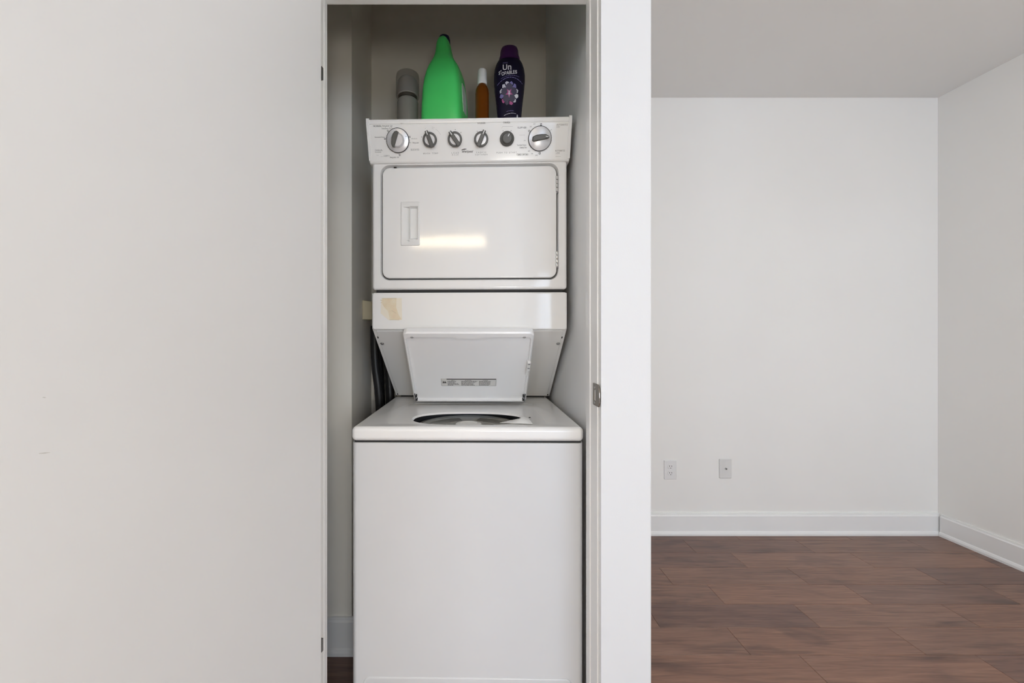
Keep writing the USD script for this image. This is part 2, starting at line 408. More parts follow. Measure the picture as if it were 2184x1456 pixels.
pr = board_profile()
struct('baseboard_far', prism_yz([(YF - d, z) for d, z in pr], PX, XR), M['trim'], smooth=False)
g = trimesh.creation.extrude_polygon(Polygon([(XR - d, z) for d, z in pr]), YF - 0.023 - YB, engine='earcut')
g.vertices = np.c_[g.vertices[:, 0], g.vertices[:, 2] + YB, g.vertices[:, 1]]
struct('baseboard_right', g, M['trim'], smooth=False)
struct('baseboard_closet', prism_yz([(CBD - d, z) for d, z in board_profile(0.014, 0.136)], -0.92, CBX + 0.012), M['jamb'], smooth=False)

struct('baseboard_left', prism_yz([(DF - d, z) for d, z in pr], XL, -0.50), M['trim'], smooth=False)
struct('baseboard_strip', prism_yz([(DF - d, z) for d, z in pr], JR + 0.012, PX), M['trim'], smooth=False)

# door frame: boards with a stepped face (door rebate in front, stop behind)
def jamb_profile(s):
    # (lateral offset into the opening, depth): lip, door board, stop
    return [(0 + JT, DF + 0.002), (0.0, DF + 0.002), (0.0, DF + 0.021), (-0.0024, DF + 0.022), (-0.0024, DF + 0.076), (-0.0048, DF + 0.077), (-0.0048, DB), (JT, DB)]
tr = trimesh.creation.extrude_polygon(Polygon([(JR + a, d) for a, d in jamb_profile(1)]), HEAD, engine='earcut')
struct('trim_1', tr, M['jamb'], smooth=False)
tl = trimesh.creation.extrude_polygon(Polygon([(JL - a, d) for a, d in [(JT, DF), (0, DF), (0, DB - 0.022), (-0.001, DB - 0.021), (-0.001, DB), (JT, DB)]]), HEAD, engine='earcut')
struct('trim_2', tl, M['jamb'], smooth=False)
th = prism_yz([(DF, HEAD), (DB - 0.016, HEAD), (DB - 0.015, HEAD - 0.005), (DB, HEAD - 0.005), (DB, HEAD + JT), (DF, HEAD + JT)], JL - JT, JR + JT)
struct('trim_3', th, M['jamb'], smooth=False)

# the open closet door, swung back towards the camera
TH = math.radians(101)
PV = np.array([JL - 0.004, DF - 0.008])
DWID, DTH = 0.668, 0.035
def door_pt(a, b, z):
    a = np.asarray(a, float); b = np.asarray(b, float)
    return np.stack([PV[0] + a * math.cos(TH) + b * math.sin(TH), PV[1] - a * math.sin(TH) + b * math.cos(TH), np.broadcast_to(z, a.shape)], -1)
def door_map(mesh):
    v, f, _ = meshkit.arrays(mesh)
    v = door_pt(v[:, 0], v[:, 1], v[:, 2])
    g = trimesh.Trimesh(v, f, process=False)
    return g
door = thing('door_1', kind='structure', loc=(PV[0], PV[1], 0))
obj('slab', door_map(rbox(0.003, 0.003 + DWID, 0.003, 0.003 + DTH, 0.008, HEAD - 0.006, 0.002, 8)), M['door'], door)
for zc in (1.769, 0.4675):
    hb = bx(-0.0045, 0.0030, 0.026, 0.0382, zc - 0.014, zc + 0.014)
    h_ = obj('hinge', door_map(hb), M['hingedark'], door, smooth=False)
    obj('barrel', door_map(lathe([(0, zc - 0.04), (0.006, zc - 0.04), (0.006, zc + 0.04), (0, zc + 0.04)], (-0.004, -0.004, 0), 16)), M['bronze'], h_)
# two faint scuffs low on the door's face, as in the photograph
def on_door(u, v):
    s = (u - CX) / F
    b = 0.003 + DTH
    # camera ray x = s*y ; door x = PV0 + a cos + b sin, y = PV1 - a sin + b cos
    a = (s * (PV[1] + b * math.cos(TH)) - PV[0] - b * math.sin(TH)) / (math.cos(TH) + s * math.sin(TH))
    y = PV[1] - a * math.sin(TH) + b * math.cos(TH)
    return a, CAMZ + (CY - v) / F * y
for (ua, va), (ub, vb), w in (((91, 847), (98, 847.5), 0.0006), ((83, 967), (107, 964.5), 0.0007)):
    a0, z0 = on_door(ua, va); a1, z1 = on_door(ub, vb)
    b = 0.003 + DTH
    q = [(a0, z0 - w * 0.4), (a0, z0 + w * 0.4), ((a0 + a1) / 2, (z0 + z1) / 2 + w), (a1, z1 + w * 0.2), (a1, z1 - w * 0.2), ((a0 + a1) / 2, (z0 + z1) / 2 - w)]
    if a0 > a1:
        q = q
    g = trimesh.creation.extrude_polygon(Polygon(q).buffer(0), 0.0003, engine='earcut')
    g.vertices = np.c_[g.vertices[:, 0], g.vertices[:, 2] + b - 0.0001, g.vertices[:, 1]]
    obj('scuff', door_map(g), M['scuff'], door, smooth=False)

# strike plate on the right jamb
sp = thing('strike_plate', 'small nickel strike plate let into the right closet door jamb', 'strike plate', (JR, DF + 0.02, 1.032))
zc = 1.032
def strike_outline():
    # (depth, height): rounded lip curving round the front edge of the jamb
    return Polygon([(DF + 0.046, zc - 0.026), (DF + 0.047, zc - 0.024), (DF + 0.047, zc + 0.024), (DF + 0.046, zc + 0.026), (DF + 0.010, zc + 0.026), (DF + 0.003, zc + 0.018), (DF - 0.002, zc + 0.008), (DF - 0.003, zc - 0.004), (DF - 0.001, zc - 0.016), (DF + 0.004, zc - 0.026)])
hole = sbox(DF + 0.028, zc - 0.014, DF + 0.038, zc + 0.010).buffer(0.001)
g = trimesh.creation.extrude_polygon(strike_outline().difference(hole), 0.0022, engine='earcut')
v = g.vertices
g.vertices = np.c_[JR - 0.0052 + v[:, 2], v[:, 0], v[:, 1]]
obj('plate', g, M['bronze'], sp, smooth=False)
obj('latch_hole', bx(JR - 0.0033, JR - 0.0028, DF + 0.027, DF + 0.039, zc - 0.015, zc + 0.011), M['jamb'], sp, smooth=False)
for dz in (-0.0195, 0.0165):
    c = trimesh.creation.cylinder(0.0032, 0.0012, sections=14)
    c.apply_transform(trimesh.transformations.rotation_matrix(math.pi / 2, (0, 1, 0)))
    c.apply_translation((JR - 0.0055, DF + 0.032, zc + dz))
    obj('screw', c, M['screw'], sp)

# wall plates on the far wall
def wall_plate(name, label, cat_, xc, zc, w, h, mat):
    t = thing(name, label, cat_, (xc, YF, zc))
    obj('cover_plate', plate(xc - w / 2, xc + w / 2, zc - h / 2, zc + h / 2, YF - 0.0065, YF, 0.005, 0.004), mat, t)
    return t
t = wall_plate('power_outlet', 'white duplex power outlet low on the far wall, nearest the closet', 'outlet', (1429 - CX) / F * YF, CAMZ - (1001 - CY) / F * YF, 0.074, 0.114, M['outlet'])
xc, zc = (1429 - CX) / F * YF, CAMZ - (1001 - CY) / F * YF
for s in (1, -1):
    z = zc + s * 0.0195
    r_ = obj('receptacle', plate(xc - 0.0165, xc + 0.0165, z - 0.014, z + 0.014, YF - 0.0085, YF - 0.005, 0.012, 0.001), M['outlet'], t)
    for dx, hh in ((-0.0064, 0.0045), (0.0064, 0.0036)):
        obj('slot', bx(xc + dx - 0.0013, xc + dx + 0.0013, YF - 0.0088, YF - 0.008, z + 0.003 - hh, z + 0.003 + hh), M['dark'], r_, smooth=False)
    c = trimesh.creation.cylinder(0.0024, 0.0008, sections=12); c.apply_transform(trimesh.transformations.rotation_matrix(math.pi / 2, (1, 0, 0)))
    c.apply_translation((xc, YF - 0.0085, z - 0.0085))
    obj('ground_hole', c, M['dark'], r_)
xc, zc = (1546.5 - CX) / F * YF, CAMZ - (998.5 - CY) / F * YF
t = wall_plate('cable_plate', 'white wall plate with one cable jack, right of the power outlet', 'wall plate', xc, zc, 0.073, 0.116, M['outlet2'])
cj = lambda r, d: (lambda c: (c.apply_transform(trimesh.transformations.rotation_matrix(math.pi / 2, (1, 0, 0))), c.apply_translation((xc, YF - 0.0065 - d / 2, zc + 0.001)), c)[2])(trimesh.creation.cylinder(r, d, sections=18))
j = obj('jack', cj(0.0052, 0.008), M['screw'], t)
obj('jack_hole', cj(0.0028, 0.0086), M['dark'], j)
for dz in (0.042, -0.042):
    c = trimesh.creation.cylinder(0.003, 0.001, sections=12); c.apply_transform(trimesh.transformations.rotation_matrix(math.pi / 2, (1, 0, 0)))
    c.apply_translation((xc, YF - 0.0067, zc + dz)); obj('screw', c, M['outlet2'], t)

# windows behind the camera, the left one added as fill, and the ceiling lamp whose light the enamel mirrors
for i_, w_ in ((1, WIN), (2, WIN2)):
    wx0, wx1, wz0, wz1 = w_['x0'], w_['x1'], w_['z0'], w_['z1']
    wm = (wx0 + wx1) / 2
    wn = thing(f'window_{i_}', kind='structure', loc=(wm, YB, wz0))  # the left of the two is an added fill source
    obj('window_frame', cat(bx(wx0, wx1, YB - 0.09, YB - 0.03, wz0, wz0 + 0.05), bx(wx0, wx1, YB - 0.09, YB - 0.03, wz1 - 0.05, wz1),
        *[bx(a, a + 0.05, YB - 0.09, YB - 0.03, wz0 + 0.05, wz1 - 0.05) for a in (wx0, wm - 0.025, wx1 - 0.05)]), M['frame'], wn, smooth=False)
    for a, b in ((wx0 + 0.05, wm - 0.025), (wm + 0.025, wx1 - 0.05)):
        obj('pane', bx(a, b, YB - 0.064, YB - 0.058, wz0 + 0.05, wz1 - 0.05), M['glass'], wn, smooth=False)

LX0, LX1, LY0, LY1 = -1.15, -0.10, -3.48, -2.98
lp = thing('ceiling_lamp', 'rectangular warm ceiling lamp mounted behind the camera', 'lamp', ((LX0 + LX1) / 2, (LY0 + LY1) / 2, H))
obj('housing', bx(LX0 - 0.02, LX1 + 0.02, LY0 - 0.02, LY1 + 0.02, H - 0.045, H), M['lampbody'], lp, smooth=False)
obj('diffuser', rbox(LX0, LX1, LY0, LY1, H - 0.075, H - 0.046, 0.012, 8), M['lamp'], lp)

for gx, gy, lab_ in ((-2.0, -1.6, 'added fill lamp, a white globe on a long stem, left behind the camera'), (2.0, -0.1, 'added fill lamp, a white globe on a long stem, to the right of the camera'),
                     (-2.4, -3.4, 'added fill lamp, a white globe on a long stem near the added left window'), (1.9, -3.0, 'added fill lamp, a white globe on a long stem near the right window')):
    gl = thing('globe_lamp', lab_, 'lamp', (gx, gy, H))
    obj('stem', lathe([(0, H - 0.40), (0.008, H - 0.40), (0.008, H - 0.02), (0.055, H - 0.015), (0.055, H), (0, H)], (gx, gy, 0), 20), M['lampbody'], gl)
    sp_ = trimesh.creation.icosphere(2, 0.14); sp_.apply_translation((gx, gy, H - 0.53))
    obj('globe', sp_, M['globe'], gl, smooth=True)

fl = thing('floor_lamp', 'added fill light, a white globe on a thin pole, unseen behind the camera', 'lamp', (0.20, -0.70, 0))
obj('base', lathe([(0, 0), (0.14, 0), (0.14, 0.012), (0.02, 0.022), (0, 0.022)], (0.20, -0.70, 0), 32), M['lampbody'], fl)
obj('pole', lathe([(0, 0.02), (0.010, 0.02), (0.010, 0.93), (0, 0.93)], (0.20, -0.70, 0), 16), M['lampbody'], fl)
sp_ = trimesh.creation.icosphere(2, 0.14); sp_.apply_translation((0.20, -0.70, 1.06))
obj('globe', sp_, M['fillglobe'], fl, smooth=True)
hl = thing('hall_lamp', 'added round fill lamp on the ceiling just before the closet door', 'lamp', (0.05, -0.10, H))
obj('housing', lathe([(0, H - 0.03), (0.17, H - 0.03), (0.175, H), (0, H)], (0.05, -0.10, 0), 40), M['lampbody'], hl)
obj('diffuser', lathe([(0, H - 0.055), (0.10, H - 0.052), (0.15, H - 0.031), (0, H - 0.031)], (0.05, -0.10, 0), 24), M['hall_fill'], hl)

# ------------------------------------------------------------------ the stacked washer and dryer
MX, MY = -0.0107, 1.45
HW = 0.3145
X0, X1 = MX - HW, MX + HW
WF, DD = 1.123, 1.336                                    # washer front, dryer front
YAW = {'washer': math.radians(0.7), 'lid': math.radians(0.9), 'dryer': math.radians(1.7)}
SECTION = 'washer'
def yaw_at(z):
    return YAW['dryer']
def machine(mesh):
    """The machine stands slightly turned in its closet (the dryer a little more than the washer)."""
    v, f, _ = meshkit.arrays(mesh)
    a = YAW[SECTION]; x, y = v[:, 0] - MX, v[:, 1] - MY
    w = np.c_[MX + x * math.cos(a) + y * math.sin(a), MY - x * math.sin(a) + y * math.cos(a), v[:, 2]]
    if SECTION == 'dryer':
        w[:, 0] += 0.002
    return trimesh.Trimesh(w, f, process=False)

ld = thing('laundry_centre', 'white stacked washer and dryer standing in the open closet', 'washer dryer', (MX, MY, 0))
def mo(name, mesh, mat, parent=ld, smooth=30, label=None, kind=None):
    return obj(name, machine(mesh), mat, parent, smooth, label, kind)

# washer cabinet
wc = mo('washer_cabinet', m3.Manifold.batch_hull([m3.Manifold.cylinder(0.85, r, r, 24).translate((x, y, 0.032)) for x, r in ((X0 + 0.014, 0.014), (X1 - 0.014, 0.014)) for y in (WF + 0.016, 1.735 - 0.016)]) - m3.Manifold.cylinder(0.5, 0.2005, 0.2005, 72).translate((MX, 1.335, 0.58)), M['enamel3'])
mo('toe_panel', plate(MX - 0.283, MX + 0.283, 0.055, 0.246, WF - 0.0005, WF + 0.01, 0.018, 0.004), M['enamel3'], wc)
for sx in (-0.27, 0.27):
    for yy in (1.17, 1.69):
        mo('foot', lathe([(0, 0), (0.020, 0), (0.020, 0.012), (0.010, 0.016), (0.010, 0.04), (0, 0.04)], (MX + sx, yy, 0), 16), M['black'])
mo('deck_gap', mf(bx(X0 + 0.006, X1 - 0.006, WF + 0.008, 1.73, 0.881, 0.888)) - m3.Manifold.cylinder(0.5, 0.2005, 0.2005, 72).translate((MX, 1.335, 0.58)), M['dark'], wc, smooth=False)

# washer deck with lid well and basket opening
deck = rbox(X0 - 0.001, X1 + 0.001, WF - 0.002, 1.742, 0.8865, 0.9255, 0.0125, 24)
OC = (MX + 0.002, 1.268)
def opening_outline(a, b, n=64, p=2.35):
    th = np.linspace(0, 2 * np.pi, n, endpoint=False)
    return np.c_[OC[0] + a * np.sign(np.cos(th)) * np.abs(np.cos(th)) ** (2 / p), OC[1] + b * np.sign(np.sin(th)) * np.abs(np.sin(th)) ** (2 / p)]
hole = mf(prism_xy(opening_outline(0.168, 0.102), 0.80, 0.99))
flare = hull(np.vstack([np.c_[opening_outline(0.168, 0.102), np.full(64, 0.915)], np.c_[opening_outline(0.176, 0.109), np.full(64, 0.925)]]))
lo = rrect(MX - 0.226, MX + 0.226, 1.158, 1.545, 0.035)
hi = rrect(MX - 0.231, MX + 0.231, 1.153, 1.550, 0.038)
well = hull(np.vstack([np.c_[lo, np.full(len(lo), 0.9222)], np.c_[hi, np.full(len(hi), 0.9262)]]))
under = mf(bx(X0 + 0.012, X1 - 0.012, 1.136, 1.728, 0.88, 0.9165))
deck = deck - hole - flare - well - under
dk = mo('washer_deck', deck, M['enamel2'], smooth=35)
sw = trimesh.creation.cylinder(0.003, 0.002, sections=14); sw.apply_translation(((1131 - CX) / F * 1.278, 1.278, 0.9225))
mo('lid_switch_hole', sw, M['dark'], dk)

# basket seen through the opening
BC = (MX, 1.335)
def ring_lathe(prof, c=BC, sections=72):
    return lathe(prof, (c[0], c[1], 0), sections)
mo('tub', ring_lathe([(0.196, 0.585), (0.199, 0.585), (0.199, 0.914), (0.196, 0.914), (0.196, 0.585)]), M['tubdark'])
bk = mo('basket', ring_lathe([(0.176, 0.60), (0.181, 0.60), (0.181, 0.862), (0.172, 0.880), (0.166, 0.8885), (0.150, 0.891), (0.142, 0.886), (0.140, 0.856), (0.176, 0.84), (0.176, 0.60)]), M['tubplastic'])
mo('basket_floor', ring_lathe([(0, 0.60), (0.177, 0.60), (0.177, 0.606), (0, 0.606)]), M['tubplastic'], bk)
ag = mo('agitator', ring_lathe([(0, 0.61), (0.09, 0.61), (0.055, 0.70), (0.046, 0.80), (0.046, 0.868), (0.040, 0.876), (0, 0.876)], (MX, 1.30)), M['tubplastic'])
mo('softener_cap', ring_lathe([(0, 0.876), (0.044, 0.876), (0.044, 0.892), (0.040, 0.899), (0.028, 0.902), (0.024, 0.899), (0, 0.898)], (MX, 1.30)), M['tubplastic'], ag)
for k in range(6):
    a = math.pi / 6 + k * math.pi / 3
    fin = rbox(0.040, 0.115, -0.006, 0.006, 0.62, 0.872, 0.005, 8)
    fin = mf(fin).rotate((0, 0, math.degrees(a))).translate((MX, 1.30, 0))
    mo('fin', fin, M['tubplastic'], ag)
# filler ring between cap and basket rim with its two slots
for k, (a0, a1) in enumerate(((15, 75), (105, 165), (195, 255), (285, 345))):
    pts = [(BC[0] + r * math.cos(math.radians(a)), BC[1] + r * math.sin(math.radians(a))) for r, seq in ((0.141, np.linspace(a0, a1, 9)), (0.085, np.linspace(a1, a0, 9))) for a in seq]
    mo('lint_shield', prism_xy(Polygon(pts), 0.874, 0.884), M['tubplastic'], bk)

# white tissue left on the rim
pp = thing('tissue', 'crumpled white dryer sheet lying at the right of the washer opening', 'dryer sheet', ((1105 - CX) / F * 1.2, 1.2, 0.9225))
def deck_pt(u, v, z):
    y = (CAMZ - z) * F / (v - CY)
    return np.array([(u - CX) / F * y, y, z])
n_u, n_v = 14, 9
A, B_, C_, D_ = deck_pt(1066, 901.5, 0.924), deck_pt(1136, 903.5, 0.9245), deck_pt(1123, 891, 0.9245), deck_pt(1100, 893.5, 0.924)
gv = []
for j in range(n_v):
    for i in range(n_u):
        s, t_ = i / (n_u - 1), j / (n_v - 1)
        p = (A * (1 - s) + B_ * s) * (1 - t_) + (D_ * (1 - s) + C_ * s) * t_
        ridge = max(0, 1 - abs((s - (0.62 + 0.15 * t_)) / 0.42)) * (math.sin(math.pi * min(1, t_ * 1.05)) ** 0.7)
        p = p + np.array([0, 0, 0.012 * ridge + 0.0018 * (meshkit.fbm(np.array([s * 5, t_ * 4, 0.3]), 3, 2) - 0.3)])
        gv.append(p)
gv = np.array(gv)
gf = []
for j in range(n_v - 1):
    for i in range(n_u - 1):
        a = j * n_u + i
        gf += [(a, a + 1, a + n_u + 1), (a, a + n_u + 1, a + n_u)]
gf = np.array(gf)
nb = len(gv)
edge = [(i, i + 1) for i in range(n_u - 1)] + [(j * n_u + n_u - 1, (j + 1) * n_u + n_u - 1) for j in range(n_v - 1)] + [((n_v - 1) * n_u + i + 1, (n_v - 1) * n_u + i) for i in range(n_u - 1)] + [((j + 1) * n_u, j * n_u) for j in range(n_v - 1)]
sheet = trimesh.Trimesh(np.vstack([gv, gv - (0, 0, 0.0008)]), np.vstack([gf, gf[:, ::-1] + nb] + [[(b, a, a + nb), (b, a + nb, b + nb)] for a, b in edge]), process=False)
obj('sheet', sheet, M['paper'], pp, smooth=50)

SECTION = 'dryer'
# support frame between washer and dryer, with its sloping front panel
SL0, SL1 = np.array([DD + 0.012, 1.192]), np.array([1.70, 0.932])   # slope, top front to bottom rear (y, z)
frame_poly = [(DD + 0.003, 1.312), (DD + 0.003, 1.1985), (DD + 0.012, 1.192), (1.70, 0.932), (1.735, 0.932), (1.735, 1.312)]
fr_m = mf(prism_yz(frame_poly, X0, X1))
sup = mo('support_frame', fr_m, M['enamel'], smooth=25)
mo('upper_fascia', plate(X0, X1, 1.1935, 1.3142, DD - 0.0022, DD + 0.02, 0.009, 0.005), M['enamel'], sup)
dirv = (SL1 - SL0) / np.linalg.norm(SL1 - SL0)
nrm = np.array([-dirv[1], dirv[0]]) * (1 if -dirv[1] < 0 else -1)
nrm = np.array([dirv[1], -dirv[0]]) if np.array([dirv[1], -dirv[0]])[0] < 0 else nrm   # towards the viewer
SLEN = np.linalg.norm(SL1 - SL0)
def on_slope(a, s, h):
    q = SL0 + dirv * s + nrm * h
    return (a, q[0], q[1])
def slope_map(mesh, base=SL0, d=dirv, n_=nrm):
    """Local (x, along slope, out of the slope) to room coordinates."""
    v, f, _ = meshkit.arrays(mesh)
    q = base + v[:, 1:2] * d + v[:, 2:3] * n_
    g = trimesh.Trimesh(np.c_[v[:, 0], q], f, process=False)
    trimesh.repair.fix_normals(g)
    return g
def slab_local(x0, x1, s0, s1, h0, h1, r=0.004, bevel=0.001, n=6):
    lo_, hi_ = rrect(x0, x1, s0, s1, r, n), rrect(x0 + bevel, x1 - bevel, s0 + bevel, s1 - bevel, max(r - bevel, 2e-4), n)
    return hull(np.vstack([np.c_[lo_, np.full(len(lo_), h0)], np.c_[lo_, np.full(len(lo_), h1 - bevel)], np.c_[hi_, np.full(len(hi_), h1)]]))
mo('sloping_panel', slope_map(slab_local(X0 + 0.0105, X1 - 0.0105, 0.0005, SLEN - 0.004, 0.0, 0.0022)), M['enamel'], sup)
def screw_local(a, s, h, r=0.0066):
    c = lathe([(0, 0), (r, 0), (r, 0.0012), (r * 0.7, 0.003), (0, 0.0036)], (a, s, h), 16)
    slot = mf(bx(a - r * 0.8, a + r * 0.8, s - 0.0007, s + 0.0007, h + 0.002, h + 0.006)) + mf(bx(a - 0.0007, a + 0.0007, s - r * 0.8, s + r * 0.8, h + 0.002, h + 0.006))
    return mf(c) - slot
for a in (X0 + 0.0165, X1 - 0.0165):
    mo('screw', slope_map(screw_local(a, 0.070, 0.0022)), M['screw'], sup)
for a in (X0 + 0.0085, X1 - 0.0085):
    for s in (0.038, SLEN - 0.010):
        mo('notch', slope_map(bx(a - 0.002, a + 0.002, s - 0.004, s + 0.004, 0.0, 0.0012)), M['dark'], sup, smooth=False)

mo('support_gap', bx(X0 + 0.02, X1 - 0.02, 1.704, 1.73, 0.9257, 0.9325), M['dark'], sup, smooth=False)  # dark box standing in for the shade under the sloping panel

# washer lid standing open
SECTION = 'lid'
LB, LT_ = np.array([1.517, 0.936]), np.array([1.2705, 1.186])
ldv = (LT_ - LB) / np.linalg.norm(LT_ - LB); LL = np.linalg.norm(LT_ - LB)
ln = np.array([-ldv[1], ldv[0]]); ln = ln if ln[0] < 0 else -ln
def lid_map(mesh):
    return slope_map(mesh, LB, ldv, ln)
LW = 0.2033
body = slab_local(MX - LW, MX + LW, 0.0, LL, -0.016, 0.004, 0.016, 0.004, 8)
inner_lo = rrect(MX - LW + 0.010, MX + LW - 0.010, 0.012, LL - 0.022, 0.012)
inner_hi = rrect(MX - LW + 0.007, MX + LW - 0.007, 0.009, LL - 0.019, 0.014)
recess = hull(np.vstack([np.c_[inner_lo, np.full(len(inner_lo), -0.006)], np.c_[inner_hi, np.full(len(inner_hi), 0.0065)]]))
grip_keep = hull(np.array([(MX + sx * w_, LL + d_, h_) for sx in (-1, 1) for w_, d_ in ((0.046, -0.019), (0.036, -0.027)) for h_ in (-0.010, 0.004)]))
lid_m = body - (recess - grip_keep)
lid = mo('washer_lid', lid_map(lid_m), M['lidw'], smooth=30)
for a, s in ((MX - LW + 0.028, LL - 0.020), (MX + LW - 0.030, LL - 0.020)):
    mo('screw', lid_map(screw_local(a, s, 0.001, 0.006)), M['screw'], lid)
for sx in (-1, 1):
    a = MX + sx * (LW - 0.006)
    mo('hinge', lid_map(bx(a - 0.0022, a + 0.0022, 0.006, 0.050, 0.000, 0.0052)), M['tubdark'], lid, smooth=False)
    for s in (0.014, 0.034):
        mo('hinge_pin', lid_map(rbox(a - 0.0032 - sx * 0.004, a + 0.0032 - sx * 0.004, s - 0.005, s + 0.005, -0.004, 0.006, 0.002, 8)), M['black'], lid)
a = (1127 - CX) / F * 1.385
st_ = mo('lid_catch', lid_map(rbox(a - 0.006, a + 0.006, 0.178, 0.222, -0.004, 0.010, 0.0025, 10)), M['plastic'], lid)
mo('lid_catch_arm', lid_map(rbox(a - 0.0075, a + 0.002, 0.152, 0.182, -0.005, 0.007, 0.0025, 10)), M['plastic'], lid)
for s in (0.193, 0.213):
    mo('lid_catch_slot', lid_map(bx(a - 0.0035, a + 0.0035, s - 0.0018, s + 0.0018, 0.0095, 0.0104)), M['tubdark'], lid, smooth=False)

# warning label on the lid
la0, la1, ls0, ls1 = (941 - CX) / F * 1.447, (1058 - CX) / F * 1.447, 0.083, 0.121
wl = mo('warning_label', lid_map(bx(la0, la1, ls0, ls1, -0.0062, -0.0056)), M['label'], smooth=False, label='long printed warning label on the lid')
pr_ = []
W_, Hh = la1 - la0, ls1 - ls0
def lb(x0, x1, y0, y1):
    return bx(la0 + x0 * W_, la0 + x1 * W_, ls0 + y0 * Hh, ls0 + y1 * Hh, -0.0057, -0.0053)
pr_.append(lb(0.10, 1.0, 0.89, 1.0))
pr_.append(lb(0.998, 1.002, 0.0, 0.9)); pr_.append(lb(0.0, 0.004, 0.0, 1.0)); pr_.append(lb(0.0, 1.0, 0.0, 0.015))
pr_.append(lb(0.02, 0.095, 0.38, 0.45)); pr_.append(lb(0.03, 0.05, 0.45, 0.62)); pr_.append(lb(0.055, 0.085, 0.45, 0.60))
mo('print_block', lid_map(cat(*pr_)), M['inkdark'], wl, smooth=False)
pr2 = []
for c0, c1 in ((0.115, 0.335), (0.365, 0.665), (0.69, 0.975)):
    for k in range(7):
        y_ = 0.80 - k * 0.115
        e = c1 - rng.random() * 0.09 - (0.05 if k in (0, 6) else 0)
        x_s = c0 + (0.07 if k == 0 else 0)
        while x_s < e:
            w_ = 0.012 + rng.random() * 0.03
            pr2.append(lb(x_s, min(x_s + w_, e), y_ - 0.06, y_))
            x_s += w_ + 0.006
mo('print_lines', lid_map(cat(*pr2)), M['ink'], wl, smooth=False)

SECTION = 'dryer'
# dryer cabinet with door recess
cab = rbox(X0, X1, DD, 1.735, 1.3237, 1.745, 0.009, 20)
dx0, dx1, dz0, dz1 = -0.2917, 0.2705, 1.3605, 1.7180
rec = mf(plate(dx0 - 0.003, dx1 + 0.003, dz0 - 0.003, dz1 + 0.006, DD + 0.014, DD + 0.0141, 0.026, 0.0001))
pts = []
for ins, yy in ((0.0, DD + 0.014), (0.0, DD + 0.003), (-0.004, DD - 0.002)):
    for x, z in rrect(dx0 - 0.003 + ins, dx1 + 0.003 - ins, dz0 - 0.003 + ins, dz1 + 0.006 - ins, 0.026 - ins):
        pts.append((x, yy, z))
cab = cab - hull(pts)
cabp = mo('dryer_cabinet', cab, M['enamel'], smooth=32)
mo('shadow_gap', bx(X0 + 0.012, X1 - 0.012, DD + 0.010, 1.73, 1.311, 1.326), M['dark'], cabp, smooth=False)
mo('door_seal', plate(dx0 - 0.0025, dx1 + 0.0025, dz0 - 0.0025, dz1 + 0.0025, DD + 0.0085, DD + 0.0139, 0.025, 0.0005), M['groove_shade'], cabp)  # dark plate added so the groove round the door reads as shaded
# door, with its cut-out grip plate
dr = plate(dx0, dx1, dz0, dz1, DD - 0.0005, DD + 0.0084, 0.024, 0.0035)
hx0, hx1, hz0, hz1 = -0.2312, -0.1693, 1.4657, 1.6078
dr = dr - mf(plate(hx0 + 0.001, hx1 - 0.001, hz0 + 0.001, hz1 - 0.001, DD - 0.004, DD + 0.012, 0.003, 0.0001))
dd_ = mo('dryer_door', dr, M['enamel'], smooth=32)
gp = plate(hx0, hx1, hz0, hz1, DD - 0.0032, DD + 0.0083, 0.004, 0.0025)
pocket = hull(np.array([(x, y, z) for x in (-0.2015, -0.1755) for z in (1.484, 1.594) for y in (DD - 0.006,)] + [(x, y, z) for x in (-0.2015, -0.178) for z in (1.491, 1.588) for y in (DD + 0.0075,)]))
scoop = hull(np.array([(-0.2025, DD - 0.006, 1.592), (-0.2025, DD - 0.006, 1.476), (-0.224, DD - 0.0036, 1.590), (-0.2225, DD - 0.0036, 1.503), (-0.214, DD - 0.0036, 1.484),
                       (-0.2025, DD + 0.0062, 1.588), (-0.2025, DD + 0.0062, 1.483), (-0.219, DD - 0.002, 1.585), (-0.217, DD - 0.002, 1.505), (-0.223, DD - 0.006, 1.59), (-0.223, DD - 0.006, 1.50)]))
mo('door_grip', gp - pocket - scoop, M['plastic'], dd_, smooth=25)
hxp = 0.2698
for z0_, z1_ in ((1.635, 1.686), (1.3947, 1.4446)):
    hs = []
    n4 = 4
    for k in range(n4):
        a_, b_ = z0_ + (z1_ - z0_) * k / n4 + 0.0006, z0_ + (z1_ - z0_) * (k + 1) / n4 - 0.0006
        hs.append(lathe([(0, a_), (0.0034, a_), (0.0041, a_ + 0.001), (0.0041, b_ - 0.001), (0.0034, b_), (0, b_)], (hxp + 0.002, DD - 0.0005, 0), 16))
    h_ = mo('hinge', cat(*hs), M['chrome'], dd_)
    mo('hinge_leaf', bx(hxp - 0.003, hxp + 0.007, DD + 0.001, DD + 0.004, z0_ - 0.004, z1_), M['tubdark'], cabp, smooth=False)
mo('catch_tab', rbox(-0.255, -0.246, DD + 0.001, DD + 0.008, 1.7185, 1.7225, 0.0015, 8), M['black'], cabp)

